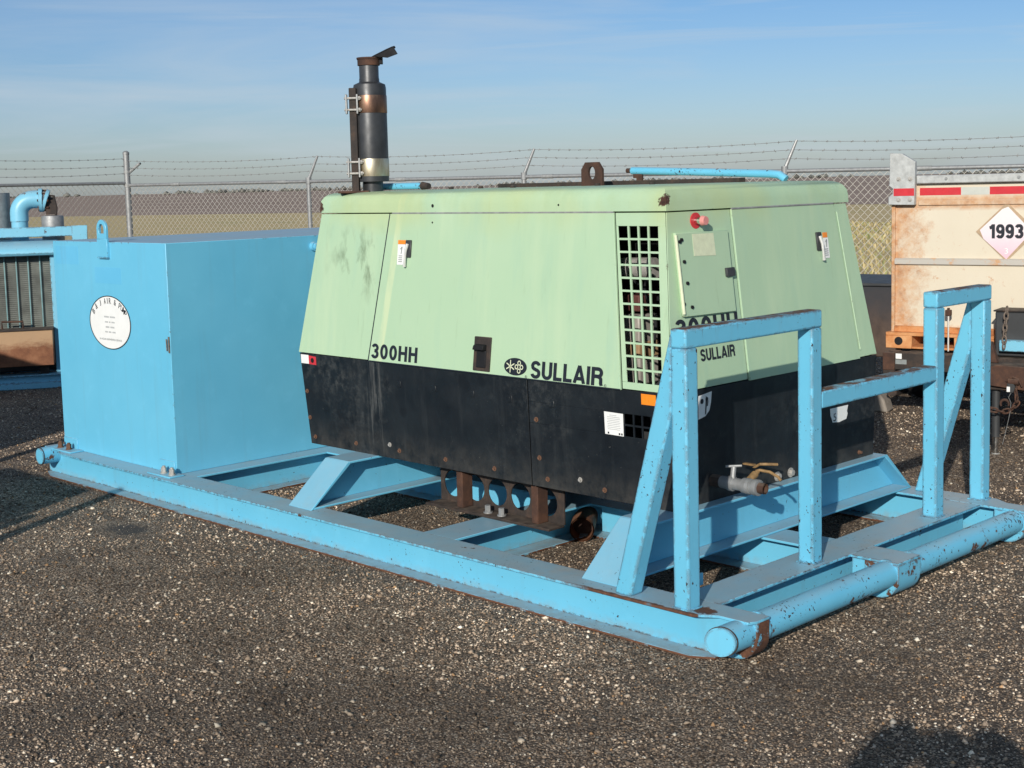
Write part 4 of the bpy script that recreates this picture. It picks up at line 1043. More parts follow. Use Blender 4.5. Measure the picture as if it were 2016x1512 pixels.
m = MB(); m.prism([sy_f(a, z, .0055) for a, z in ((.716, .783), (.765, .792), (.795, .815), (.806, .85), (.812, .899), (.716, .888))], (0, -.001, 0)); CP(m.build('torn_sticker', M['white'], None))
m = MB()
for (a, z, r) in ((.74, .862, .012), (.775, .868, .010)):
    k = 12; m.add([sy_f(a + r * math.cos(2 * PI * i / k), z + r * math.sin(2 * PI * i / k), .0072) for i in range(k)], [tuple(range(k))])
m.add([sy_f(.762, .80, .0072), sy_f(.770, .80, .0072), sy_f(.778, .87, .0072), sy_f(.768, .885, .0072)], [(0, 1, 2, 3)])
m.add([sy_f(.775, .835, .0072), sy_f(.783, .838, .0072), sy_f(.787, .862, .0072), sy_f(.779, .858, .0072)], [(0, 1, 2, 3)])
CP(m.build('sticker_print', M['ink'], None))
m = MB(); pts = [(1.775, .690), (1.78, .655), (1.79, .640), (1.80, .618), (1.86, .612), (1.925, .620), (1.936, .645), (1.93, .66), (1.94, .689)]
m.prism([sy_f(a, z, .0055) for a, z in pts], (0, -.001, 0)); CP(m.build('number_tag', M['white'], None))
m = MB(); text_on(m, "5", sy_f(1.805, .622, .0072), (1, 0, 0), (0, 0, 1), .026, .040, .0); CP(m.build('lettering', M['ink'], None))
# engine parts behind the grille
m = MB(); m.box(.90, 1.6, 1.0, 3.0, .42, .95); CP(m.build('engine_block', M['darkgrey'], None, .01, 2))
m = MB(); m.box(.76, .90, 1.075, 1.195, .90, 1.225); CP(m.build('engine_cover', M['engine_grey'], None, .008, 2))
m = MB(); m.box(.752, .90, 1.07, 1.20, 1.025, 1.10); CP(m.build('engine_plate', M['engine_tan'], None, .006, 2))
m = MB(); m.box(.77, .90, 1.08, 1.20, 1.24, 1.315); CP(m.build('fuel_filter_housing', M['engine_red'], None, .006, 2))
m = MB(); m.cyl((.80, 1.01, 1.44), (.80, 1.24, 1.435), .050, n=20); CP(m.build('intake_pipe', M['foil'], None, smooth=True))
m = MB(); m.path([(.72, .97, 1.44), (.715, 1.0, 1.36), (.72, .98, 1.27), (.73, .95, 1.20), (.72, .96, 1.06)], .008, 8); m.path([(.71, 1.10, 1.45), (.70, 1.05, 1.39), (.705, .98, 1.33)], .006, 8); CP(m.build('hose', M['black'], None, smooth=True))
m = MB(); m.box(1.0, 1.9, 1.0, 3.1, .95, 1.66); CP(m.build('engine_housing', M['black'], None, .01, 2))
m = MB(); m.box(.70, 1.9, .80, .82, .42, 1.60); CP(m.build('inner_bulkhead', M['black'], None))
# outlet pipe and ball valve at the front
m = MB(); vx_, vz_ = .822, .492
m.cyl((vx_, .72, vz_), (vx_, .66, vz_), .030, n=8); vp = CP(m.build('outlet_nipple', M['rust_dark'], None, smooth=True))
m = MB(); prof = [(.66, .028), (.62, .028), (.618, .034), (.595, .034), (.593, .027), (.545, .027), (.54, .034), (.515, .036), (.50, .034), (.498, .030), (.485, .030), (.483, .036), (.458, .036), (.456, .026)]
for (ya, ra), (yb, rb_) in zip(prof[:-1], prof[1:]): m.cyl((vx_, ya, vz_), (vx_ + .0, yb, vz_ - .0), ra, rb_, n=18, caps=True)
CP(m.build('ball_valve', M['galv'], None, smooth=True, ang=30))
m = MB(); m.cyl((vx_, .458, vz_), (vx_, .425, vz_), .024, n=18, caps=False); m.cyl((vx_, .458, vz_), (vx_, .425, vz_), .019, n=18, caps=False); CP(m.build('outlet_nipple', M['rust'], None, smooth=True))
m = MB(); m.cyl((vx_ + .02, .525, vz_ + .02), (vx_ + .065, .525, vz_ + .042), .017, n=14); m.cyl((vx_ + .065, .525, vz_ + .042), (vx_ + .085, .525, vz_ + .05), .011, n=8); CP(m.build('valve_stem', M['brass'], None, smooth=True, ang=30))
m = MB(); m.path([(vx_ + .082, .535, vz_ + .05), (vx_ + .095, .52, vz_ + .055), (vx_ + .10, .47, vz_ + .052), (vx_ + .098, .425, vz_ + .036), (vx_ + .096, .41, vz_ + .022)], .007, 8); CP(m.build('valve_handle', M['brass'], None, smooth=True))
m = MB(); m.cyl((vx_ + .0, .60, vz_ + .02), (vx_ + .01, .60, vz_ + .075), .012, n=10); m.path([(vx_ - .01, .63, vz_ + .075), (vx_ + .035, .575, vz_ + .078)], .006, 8); CP(m.build('bleed_cock', M['galv'], None, smooth=True))
m = MB(); m.box(.98, 1.0, .60, .66, .545, .552); m.path([(1.12, .665, .523), (1.15, .62, .523), (1.175, .605, .520)], .007, 8); m.path([(1.12, .70, .50), (1.12, .665, .523)], .006, 8); CP(m.build('valve_handle', M['brass'], None, smooth=True))
# exhaust stack
ex, ey = .80, 3.025
m = MB(); m.lathe((ex, ey, 0), [(0.0572, 1.80), (0.0572, 1.872), (0.0913, 1.873), (0.0919, 1.885), (0.0913, 2.385), (0.0869, 2.405), (0.0572, 2.418), (0.0556, 2.425), (0.0556, 2.435), (0.0539, 2.44), (0.0539, 2.535)], 32)
stk = CP(m.build('exhaust_stack', M['stack'], None, smooth=True, ang=40))
def SP(o): o.parent = stk; o.matrix_parent_inverse = Matrix.Identity(4); return o
m = MB(); m.lathe((ex, ey, 0), [(0.0931, 2.248), (0.0937, 2.25), (0.0937, 2.342), (0.0931, 2.344)], 32); SP(m.build('clamp_band', M['copper_band'], None, smooth=True, ang=30))
m = MB(); m.lathe((ex, ey, 0), [(0.0931, 1.902), (0.0937, 1.904), (0.0937, 1.996), (0.0931, 1.998)], 32); SP(m.build('clamp_band', M['gold_band'], None, smooth=True, ang=30))
m = MB(); m.lathe((ex, ey, 0), [(0.0545, 2.508), (0.0616, 2.509), (0.0616, 2.538), (0.0660, 2.545), (0.0660, 2.552), (0.0517, 2.553), (0.0517, 2.50)], 28); SP(m.build('cap_collar', M['rust'], None, smooth=True, ang=30))
lf = Vector((-.71, .70, 0)); tow = Vector((-.70, -.71, 0))        # sideways and towards the viewer's side of the stack
def obox(mb, c, a, b, ha, hb, z0, z1):
    c = Vector(c); mb.hexa([(c + a * s * ha + b * t * hb) * 1.0 + Vector((0, 0, z)) for z in (z0, z1) for s, t in ((-1, -1), (1, -1), (1, 1), (-1, 1))]); return mb
bc = Vector((ex, ey, 0)) + lf * .088 + tow * .048
m = MB(); obox(m, bc, lf, tow, .020, .030, 1.812, 2.385); SP(m.build('stack_bracket', M['rust_dark'], None, .003, 1))
m = MB(); obox(m, bc + lf * .01 + tow * .01, lf, tow, .085, .05, 1.812, 1.824); SP(m.build('bracket_foot', M['rust'], None, .002, 1))
for z0, z1 in ((2.243, 2.350), (1.897, 2.003)):
    for s_ in (.034, -.026):
        m = MB(); obox(m, bc + lf * s_ + tow * .034, lf, tow, .005, .016, z0, z1); SP(m.build('clamp_lug', M['galv'], None, .002, 1))
    for z in (z0 + .022, z1 - .022):
        m = MB(); c0 = bc + tow * .040 + Vector((0, 0, z)); m.cyl(c0 + lf * .045, c0 - lf * .050, .0065, n=8); m.cyl(c0 - lf * .032, c0 - lf * .044, .012, n=6); SP(m.build('clamp_bolt', M['bolt'], None))
# rain flap, hinged open at the rim
m = MB(); hc = Vector((ex, ey, 2.552)) - lf * .03; out = -lf; upv = Vector((0, 0, 1)); slope = (out * .86 + upv * .38).normalized(); nrm = (upv * .86 - out * .38).normalized()
pts = []
for a_, w_ in ((-.035, .028), (.01, .050), (.085, .058), (.118, .050), (.132, .030)): pts.append((a_, w_))
outl = [hc + slope * a_ + tow * w_ for a_, w_ in pts] + [hc + slope * a_ - tow * w_ for a_, w_ in reversed(pts)]
m.prism(outl, nrm * .006)
q = hc + slope * .06 + tow * .05; m.prism([hc + slope * .0 + tow * .052, hc + slope * .125 + tow * .052, hc + slope * .130 + tow * .052 - nrm * .045, hc + slope * .070 + tow * .052 - nrm * .040, hc + slope * .02 + tow * .052 - nrm * .01], tow * .004)
SP(m.build('rain_flap', M['black'], None, .002, 1))
m = MB(); obox(m, Vector((ex, ey, 0)) - lf * .066, lf, tow, .012, .018, 2.515, 2.56); SP(m.build('flap_hinge', M['black'], None, .002, 1))
# lifting eye and things lying on the lid
m = MB(); eo = [(1.760, 1.80), (1.906, 1.80), (1.906, 1.905), (1.878, 1.942), (1.788, 1.942), (1.760, 1.905)]
ec, er = (1.833, 1.886), (.024, .034); k = 24
b0i = len(m.v)
def ray_out(t):
    d = (math.cos(t), math.sin(t)); best = 9
    for (a, b) in zip(eo, eo[1:] + eo[:1]):
        ex_, ez_ = b[0] - a[0], b[1] - a[1]; den = d[0] * ez_ - d[1] * ex_
        if abs(den) < 1e-9: continue
        s = ((a[0] - ec[0]) * ez_ - (a[1] - ec[1]) * ex_) / den; u_ = ((a[0] - ec[0]) * d[1] - (a[1] - ec[1]) * d[0]) / den
        if s > 0 and -1e-6 <= u_ <= 1 + 1e-6: best = min(best, s)
    return (ec[0] + d[0] * best, ec[1] + d[1] * best)
ts = sorted([2 * PI * i / k for i in range(k)] + [math.atan2(z - ec[1], y - ec[0]) % (2 * PI) for y, z in eo]); k = len(ts)
for x in (1.294, 1.309):
    m.v += [(x, *ray_out(t)) for t in ts] + [(x, ec[0] + er[0] * math.cos(t), ec[1] + er[1] * math.sin(t)) for t in ts]
for s in (0, 1):
    o = s * 2 * k
    for j in range(k): m.f.append((o + j, o + (j + 1) % k, o + k + (j + 1) % k, o + k + j))
for j in range(k):
    m.f.append((j, (j + 1) % k, 2 * k + (j + 1) % k, 2 * k + j)); m.f.append((k + j, k + (j + 1) % k, 3 * k + (j + 1) % k, 3 * k + j))
CP(m.build('lifting_eye', M['rust'], None))
m = MB(); m.box(1.50, 1.56, 1.05, 2.75, 1.818, 1.842); CP(m.build('lid_rail', M['rust_dark'], None, .002, 1))
for i, y in enumerate((1.35, 1.62, 2.12, 2.32, 2.47, 2.60)):
    m = MB(); m.cyl((1.2 - .1 * (i % 3), y, 1.818), (1.2 - .1 * (i % 3), y, 1.832), .014, n=8); CP(m.build('lid_bolt', M['rust_dark'] if i != 3 else M['galv'], None))
# axle channel under the machine
qy0, qy1 = 1.49, 2.385
m = MB(); plate_holes(m, (xq, qy0, .19), (0, 1, 0), (0, 0, 1), qy1 - qy0, .235, [(.115, .096, .069), (.30, .096, .069), (.465, .096, .069), (.63, .096, .069), (.80, .096, .069)], .010, (1, 0, 0))
m.box(xq - .11, xq - .0, qy0, qy1, H + .001, H + .0125)
chn = CP(m.build('axle_channel', M['rust_dark'], None, .0015, 1))
for y in (1.60, 2.14):
    m = MB(); m.box(xq - .075, xq - .001, y - .006, y + .04, H + .012, .42); CP(m.build('stiffener', M['rust'], None, .004, 1))
for y in (1.962, 1.863):
    m = MB(); m.cyl((.609, y, H + .012), (.609, y, H + .019), .024, n=18); m.cyl((.609, y, H + .019), (.609, y, H + .052), .016, n=6); CP(m.build('channel_bolt', M['galv'], None))

# loose things on the lid
m = MB(); m.path([(1.88, 2.055, 1.897), (1.88, 1.62, 1.880), (1.88, 1.12, 1.858), (1.88, 1.07, 1.852), (1.885, 1.035, 1.828)], .021, 14)
bpipe = thing('loose_pipe', 'long light blue pipe with bent end lying across the green lid', 'pipe', (1.88, 1.5, 1.82))
wparent(m.build('pipe_tube', M['blue_pipe'], None, smooth=True), bpipe)
m = MB(); m.cyl((1.88, 2.052, 1.897), (1.88, 2.095, 1.898), .014, n=10); m.box(1.872, 1.888, 2.02, 2.045, 1.855, 1.885); m.box(1.87, 1.89, 1.98, 2.02, 1.817, 1.885); wparent(m.build('pipe_end_fitting', M['rust'], None, .003, 1), bpipe)
m = MB(); m.cyl((.92, 3.20, 1.843), (.92, 2.74, 1.843), .019, n=14)
sp = thing('short_pipe', 'short blue pipe with rusty ends lying behind the exhaust stack', 'pipe', (.92, 3.0, 1.82)); wparent(m.build('pipe_tube', M['blue_pipe'], None, smooth=True), sp)
for y, s in ((3.20, 1), (2.74, -1)):
    m = MB(); m.cyl((.92, y - .004 * s, 1.843), (.92, y + .05 * s, 1.840), .022, .016, n=12); wparent(m.build('pipe_end_fitting', M['rust_dark'], None, smooth=True), sp)

# cut pipe stub lying on the gravel under the skid
st = thing('pipe_stub', 'cut blue pipe stub with rusty mouth lying under the machine', 'pipe', (1.09, 1.75, 0))
m = MB(); a0, a1 = Vector((1.02, 1.70, .066)), Vector((1.75, 2.28, .066)); m.cyl(a0, a1, .064, n=26, caps=False); m.cyl(a1, a0, .057, n=26, caps=False)
wparent(m.build('pipe_tube', M['rust_box'], None, smooth=True), st)
m = MB(); dd = (a1 - a0).normalized(); m.cyl(a0 + dd * .12, a0 + dd * .125, .058, n=22); wparent(m.build('rusty_plug', M['rust'], None), st)

# ------------------------------------------------------------------ chain link fence
fence = thing('chain_link_fence', 'galvanised chain link fence topped with three strands of barbed wire', 'fence', (FA.x, FA.y, 0))
FRZ = lambda t: 1.955 - .006 * t          # top rail height along the line
SPAN = (FD - FA).length / 3.0
def fpt(t, z, off=0): q = FA + fdir * t + fnor * off; return Vector((q.x, q.y, z))
LEFT = Vector((3.64, 13.98, 0)); ldir = (LEFT - FA).normalized()
def lpt(t, z): q = FA + ldir * t; return Vector((q.x, q.y, z))
posts_t = [SPAN * i for i in range(0, 5)]
for i, t in enumerate(posts_t):
    zr = FRZ(t)
    if i == 0:
        m = MB(); m.cyl(fpt(t, -.05), fpt(t, 2.375), .041, n=18); m.lathe(fpt(t, 0), [(.045, 2.37), (.045, 2.40), (.02, 2.42), (0, 2.422)], 16); p_ = wparent(m.build('terminal_post', M['galv'], None, smooth=True, ang=40), fence)
        m = MB(); m.cyl(fpt(t, 2.12), fpt(t, 2.15), .045, n=16); m.cyl(fpt(t, 1.93), fpt(t, 1.98), .048, n=16); m.cyl(fpt(t, .9), fpt(t, .93), .045, n=16); wparent(m.build('post_band', M['galv_dull'], None, smooth=True, ang=40), fence)
        m = MB(); a_ = fpt(t, 2.10); m.cyl(a_, a_ + right * .19 + Vector((0, 0, .16)), .020, n=8); wparent(m.build('barb_arm', M['galv_dull'], None), fence)
    else:
        m = MB(); m.cyl(fpt(t, -.05), fpt(t, zr + .03), .029, n=16); wparent(m.build('line_post', M['galv'], None, smooth=True, ang=40), fence)
        m = MB(); a_ = fpt(t, zr + .02); e_ = a_ + fnor * .0 + right * .125 + Vector((0, 0, .30)); m.cyl(a_, e_, .021, .014, n=8); m.cyl(fpt(t, zr - .03), fpt(t, zr + .05), .036, n=14); wparent(m.build('barb_arm', M['galv'], None), fence)
m = MB(); m.cyl(fpt(-.0, FRZ(0)), fpt(16.5, FRZ(16.5)), .021, n=12); wparent(m.build('top_rail', M['galv'], None, smooth=True), fence)
m = MB(); m.cyl(lpt(0, 1.985), lpt(8, 1.985), .021, n=12); wparent(m.build('top_rail', M['galv'], None, smooth=True), fence)
for tt in (.8, 2.6, 4.4, 6.4, 8.9, 10.6, 13.0):
    m = MB(); m.cyl(fpt(tt, FRZ(tt)), fpt(tt + .14, FRZ(tt + .14)), .0245, n=12); wparent(m.build('rail_sleeve', M['galv_dull'], None, smooth=True, ang=40), fence)
def barbed(pts, name='barbed_wire'):
    m = MB(); P = [Vector(q) for q in pts]
    for a_, b_ in zip(P[:-1], P[1:]):
        L = (b_ - a_).length; n_ = max(2, int(L / .4)); prev = None
        for i in range(n_ + 1):
            u_ = i / n_; q = a_.lerp(b_, u_) - Vector((0, 0, .035 * 4 * u_ * (1 - u_)))
            if prev is not None: m.cyl(prev, q, .0026, n=4, caps=False)
            prev = q
        k = int(L / .127)
        for i in range(k):
            u_ = (i + .5) / k; q = a_.lerp(b_, u_) - Vector((0, 0, .035 * 4 * u_ * (1 - u_))); d_ = (b_ - a_).normalized()
            m.cyl(q - d_ * .012, q + d_ * .012, .0052, n=5)
            for s in range(2):
                v_ = Vector((random.uniform(-1, 1), random.uniform(-1, 1), random.uniform(-1, 1))).normalized() * .018; m.cyl(q - v_, q + v_, .0022, n=4)
    wparent(m.build(name, M['galv_dull'], None), fence)
for j, h_ in enumerate((.12, .21, .30)):
    pts = []
    for i, t in enumerate(posts_t):
        a_ = fpt(t, FRZ(t) + .02) + right * (.125 * h_ / .30) + Vector((0, 0, h_ - .01))
        if i == 0: a_ = fpt(0, 1.985 + .11 + .095 * j)
        pts.append(a_)
    pts.append(fpt(posts_t[-1] + 3.0, FRZ(15) + h_ + .01) + right * .1); barbed(pts)
    barbed([lpt(0, 1.985 + .13 + .10 * j), lpt(3.0, 1.985 + .14 + .105 * j), lpt(6, 1.985 + .14 + .105 * j)])
def chainlink(pfun, t0, t1, ztop, zbot=.02, pitch=.039, r=.0025):
    """woven diamonds: each wire zigzags downwards and hooks into its neighbours"""
    W = pitch; n = int((t1 - t0) / W); V = []; F = []
    for i in range(n + 1):
        tc = t0 + i * W; zt_ = ztop(tc) + .02; prev = None; j = 0; z = zt_
        while z > zbot:
            s_ = 1 if (i + j) % 2 else -1
            q = pfun(tc + W * .52 * s_, z) + fnor * (.003 * s_)
            if prev is not None:
                d_ = q - prev; e1 = fnor.copy(); e2 = d_.normalized().cross(e1).normalized(); b = len(V)
                for pp in (prev, q):
                    for a_ in (0, 2.094, 4.189): V.append(pp + e1 * (r * math.cos(a_)) + e2 * (r * math.sin(a_)))
                F += [(b, b + 1, b + 4, b + 3), (b + 1, b + 2, b + 5, b + 4), (b + 2, b, b + 3, b + 5)]
            prev = q; j += 1; z = zt_ - j * W * 1.05
    m = MB(); m.v = [tuple(q) for q in V]; m.f = F; return m
for i in range(4):
    me_ = chainlink(fpt, SPAN * i + .03, SPAN * (i + 1) - .03, FRZ, .30 if i < 3 else .1)
    o = wparent(me_.build('chain_link_mesh', M['wire'], None), fence); o['kind'] = 'stuff'
o = wparent(chainlink(lpt, .04, 3.0, lambda t: 1.975, .9).build('chain_link_mesh', M['wire'], None), fence); o['kind'] = 'stuff'

# ------------------------------------------------------------------ rusted container on the right and the trailer that carries it
RZ = math.atan2(-.98, .2)
cont = thing('steel_container', 'cream steel box container streaked with orange rust, hazard placard on its face', 'container', (5.0, 2.228, 0), RZ)
def CT(mb, name, mat, **k): o = mb.build(name, M[mat], cont, **k); return o
m = MB(); m.box(.0, 2.3, .0, 1.9, .672, 1.765); CT(m, 'container_body', 'container', bevel=.006, segs=2)
m = MB(); m.box(-.004, .022, -.018, .001, .68, 1.62); CT(m, 'corner_trim', 'container', bevel=.003, segs=1)
m = MB(); m.box(.19, 2.3, -.012, .001, 1.610, 1.652); CT(m, 'stiffening_rib', 'container', bevel=.004, segs=1)
def grey_band():
    n = NT('weathered_grey_band'); c = n.mix(n.step(n.noise(9, 8, .7), .52, .62), (0.47, 0.44, 0.39), (0.55, 0.30, 0.14)); return n.fin(c, .7)
M['band'] = grey_band()
m = MB(); m.prism([(.02, -.022, 1.186), (.02, .001, 1.178), (.02, .001, 1.232), (.02, -.022, 1.222)], (2.28, 0, 0)); CT(m, 'stiffening_rib', 'band', bevel=.002, segs=1)
m = MB(); m.box(.185, 2.3, -.045, .06, 1.766, 1.826); CT(m, 'top_rail', 'galv_light', bevel=.008, segs=2)
m = MB(); m.cyl((.40, -.047, 1.80), (.40, -.055, 1.80), .010, n=10); m.cyl((.9, -.047, 1.80), (.9, -.055, 1.80), .010, n=10); CT(m, 'rail_bolt', 'galv')
m = MB(); pts = [(-.014, 1.618), (.178, 1.616), (.182, 1.926), (.086, 1.985), (-.004, 1.993), (-.006, 1.765), (-.014, 1.76), (.018, 1.735), (.018, 1.70), (-.014, 1.675)]
m.prism([(a, -.062, z) for a, z in pts], (0, .045, 0)); CT(m, 'corner_bracket', 'galv_light', bevel=.004, segs=1)
for a, z in ((.062, 1.803), (.146, 1.803), (.062, 1.655), (.146, 1.655)):
    m = MB(); m.cyl((a, -.061, z), (a, -.065, z), .017, n=16); m.cyl((a, -.065, z), (a, -.074, z), .010, n=6); CT(m, 'bracket_bolt', 'bolt')
for i, (a0_, a1_, mt, off) in enumerate(((.026, .176, 'red', -.0635), (.198, .492, 'red', -.0012), (.494, .690, 'tape_grey', -.0012), (.692, .99, 'red', -.0012), (.992, 1.19, 'white', -.0012))):
    m = MB(); m.box(a0_, a1_, off, off + .0016, 1.682, 1.736); CT(m, 'reflective_tape', mt)
m = MB(); pc, ph = (.811, 1.421), .203
m.prism([(pc[0] - ph - .008, -.006, pc[1]), (pc[0], -.006, pc[1] - ph - .006), (pc[0] + ph + .008, -.006, pc[1]), (pc[0], -.006, pc[1] + ph)], (0, .006, 0)); CT(m, 'placard_holder', 'holder')
m = MB(); m.prism([(pc[0] - ph + .02, -.0075, pc[1] + .012), (pc[0] - ph + .045, -.0075, pc[1] - .05), (pc[0], -.0075, pc[1] - ph + .01), (pc[0] + ph - .03, -.0075, pc[1] - .0), (pc[0] + .01, -.0075, pc[1] + ph - .03), (pc[0] - .03, -.0075, pc[1] + ph - .045)], (0, .0012, 0))
pl = CT(m, 'hazard_placard', 'placard'); pl['label'] = 'faded pink diamond placard reading 1993'
m = MB(); strokes_on(m, "1993", (pc[0] - .118, -.0082, pc[1] - .048), (1, 0, 0), (0, 0, 1), .232, .100, .06, .23); CT(m, 'placard_number', 'ink')
m = MB(); text_on(m, "3", (pc[0] - .012, -.0082, pc[1] - .155), (1, 0, 0), (0, 0, 1), .024, .040); CT(m, 'placard_number', 'white')
m = MB(); m.box(-.028, 2.2, -.07, .30, .666, .692); m.box(-.028, .165, -.07, .30, .574, .668); m.box(.47, 2.2, -.07, .30, .574, .668); m.box(.165, .47, -.07, .30, .574, .590); CT(m, 'base_skid', 'orange_rust_paint', bevel=.004, segs=1)
m = MB(); m.cyl((.069, -.0705, .629), (.069, -.0745, .629), .030, n=20); CT(m, 'skid_hole', 'black')
m = MB(); m.box(.02, 2.25, -.03, .001, .690, .735); CT(m, 'base_flange', 'orange_rust_paint', bevel=.006, segs=2)

trl = thing('trailer', 'rusty brown trailer frame with tongue, chains and jack carrying the cream container', 'trailer', (5.0, 2.228, 0), RZ)
def TR(mb, name, mat, parent=None, **k): return mb.build(name, M[mat], parent or trl, **k)
m = MB(); m.box(.055, 2.2, -.35, -.20, .455, .574); TR(m, 'front_beam', 'rust_dark', bevel=.006, segs=2)
m = MB(); m.box(.048, .135, -.36, -.19, .450, .578); TR(m, 'beam_end_cap', 'rust', bevel=.006, segs=2)
for a0_ in (.15, 1.95): m = MB(); m.box(a0_, a0_ + .12, -.20, 2.6, .44, .56); TR(m, 'frame_rail', 'rust_dark', bevel=.005, segs=1)
m = MB(); m.box(.142, .185, -.3525, -.3505, .535, .572); TR(m, 'marker_sticker', 'white')
m = MB(); m.box(.14, .22, -.3525, -.3505, .497, .530); TR(m, 'marker_sticker', 'grey_ink')
for s in (-1, 1):     # A-frame tongue
    m = MB(); c0 = Vector((1.75 + s * .45, -.2, 0)); c1 = Vector((1.75 + s * .06, -1.65, 0)); d_ = (c1 - c0).normalized(); n_ = Vector((-d_.y, d_.x, 0)) * .03
    m.hexa([tuple(q + Vector((0, 0, z))) for z in (.46, .565) for q in (c0 - n_, c0 + n_, c1 + n_, c1 - n_)]); TR(m, 'tongue_beam', 'rust', bevel=.005, segs=1)
m = MB(); m.box(.88, 1.95, -.86, -.74, .43, .60); TR(m, 'jack_crossmember', 'rust_dark', bevel=.008, segs=2)
m = MB(); m.prism([(.875, -.80, .60), (.965, -.80, .60), (.925, -.80, .735), (.885, -.80, .735)], (0, .05, 0)); TR(m, 'gusset', 'rust', bevel=.004, segs=1)
m = MB(); m.prism([(.87, -.87, .47), (1.30, -.87, .43), (1.30, -.87, .585), (.99, -.87, .60), (.93, -.87, .585)], (0, -.03, 0)); TR(m, 'side_plate', 'rust', bevel=.004, segs=1)
m = MB(); m.cyl((.958, -.80, .115), (.958, -.80, .43), .026, n=20); TR(m, 'jack_tube', 'darkgrey', smooth=True, ang=40)
m = MB(); m.cyl((.958, -.80, .0), (.958, -.80, .12), .021, n=20); TR(m, 'jack_leg', 'chrome', smooth=True, ang=40)
m = MB(); m.cyl((.958, -.80, .0), (.958, -.80, .006), .026, n=20); TR(m, 'jack_foot', 'galv_dull', smooth=True, ang=40)
m = MB(); m.box(.86, 1.6, -.365, -.305, .622, .70); TR(m, 'headboard_beam', 'blue_old', bevel=.005, segs=1)
m = MB(); m.box(.815, 1.6, -.30, -.10, .58, .888); TR(m, 'toolbox', 'darkgrey', bevel=.012, segs=2)
m = MB(); m.box(.805, 1.62, -.31, -.09, .887, .898); TR(m, 'toolbox_lid', 'rust_dark', bevel=.004, segs=1)
m = MB(); m.cyl((.445, -.12, .575), (.445, -.12, .835), .006, n=8); TR(m, 'lamp_post', 'bolt_bright', smooth=True)
m = MB(); m.box(.425, .465, -.14, -.10, .83, .872); m.box(.436, .454, -.13, -.11, .872, .886); TR(m, 'marker_lamp', 'rust', bevel=.004, segs=1)
def link_mesh(rl=.021, rw=.0145, r=.0058, n=12):
    m = MB(); pts = []
    for i in range(n): t = 2 * PI * i / n; pts.append(Vector((rw * math.cos(t), 0, rl * math.sin(t) + (0.006 if math.sin(t) > 0 else -.006))))
    k = 6; vs = []
    for i in range(n):
        d_ = (pts[(i + 1) % n] - pts[i - 1]).normalized(); e1 = Vector((0, 1, 0)); e2 = d_.cross(e1)
        for j in range(k): a_ = 2 * PI * j / k; vs.append(pts[i] + e1 * (r * math.cos(a_)) + e2 * (r * math.sin(a_)))
    m.add(vs, [(i * k + j, i * k + (j + 1) % k, ((i + 1) % n) * k + (j + 1) % k, ((i + 1) % n) * k + j) for i in range(n) for j in range(k)]); return m
def chain(pts, mat, name='safety_chain'):
    root = None; P = [Vector(q) for q in pts]; step = .040; acc = 0; i = 0; out_ = []
    seg = [(b_ - a_).length for a_, b_ in zip(P[:-1], P[1:])]; tot_ = sum(seg); n_ = int(tot_ / step)
    base = link_mesh().build(name, M[mat], trl, smooth=True)
    for q in range(n_ + 1):
        dlen = q * step; j = 0
        while j < len(seg) - 1 and dlen > seg[j]: dlen -= seg[j]; j += 1
        pos = P[j].lerp(P[j + 1], min(1, dlen / seg[j])); d_ = (P[j + 1] - P[j]).normalized()
        quat = d_.to_track_quat('Z', 'Y') @ Matrix.Rotation((q % 2) * PI / 2 + .3, 3, 'Z').to_quaternion()
        if q == 0: o = base; o.location = pos; o.rotation_mode = 'QUATERNION'; o.rotation_quaternion = quat; b_inv = Matrix.LocRotScale(pos, quat, None).inverted()
        else:
            o = bpy.data.objects.new('chain_link', base.data); COL.objects.link(o); o.parent = base
            o.matrix_basis = b_inv @ Matrix.LocRotScale(pos, quat, None)
chain([(.912, -.375, .905), (.905, -.385, .80), (.90, -.385, .70), (.898, -.385, .645)], 'chain_steel')
chain([(1.10, -.91, .47), (1.115, -.92, .42), (1.12, -.92, .36), (1.08, -.92, .315), (1.03, -.92, .30), (.975, -.92, .31), (.93, -.91, .335), (.915, -.90, .37)], 'rust')
m = MB(); hk = []
for i in range(13): t = -.5 + i / 12 * 4.3; hk.append((1.045 + .026 * math.cos(t), -.925, .355 + .026 * math.sin(t)))
m.path(hk, [.006 + .003 * math.sin(i / 12 * PI) for i in range(13)], 8); TR(m, 'chain_hook', 'rust', smooth=True)
m = MB(); m.prism([(1.055, -.93, .43), (1.10, -.93, .43), (1.11, -.93, .47), (1.085, -.93, .51), (1.06, -.93, .49)], (0, .02, 0)); TR(m, 'breakaway_switch', 'darkgrey', bevel=.003, segs=1)
m = MB(); m.box(1.058, 1.078, -.9315, -.93, .435, .468); TR(m, 'switch_label', 'white')
m = MB(); m.path([(1.085, -.93, .43), (1.07, -.93, .40), (1.085, -.93, .365), (1.08, -.93, .30), (1.06, -.93, .20), (1.035, -.93, .09)], .0015, 5); TR(m, 'breakaway_cable', 'galv')
m = MB(); m.cyl((1.065, -.915, .50), (1.13, -.915, .50), .02, n=14); m.path([(1.05, -.915, .50), (1.09, -.92, .53), (1.13, -.92, .515), (1.15, -.92, .47)], .006, 8); TR(m, 'tongue_clevis', 'rust', smooth=True, ang=40)
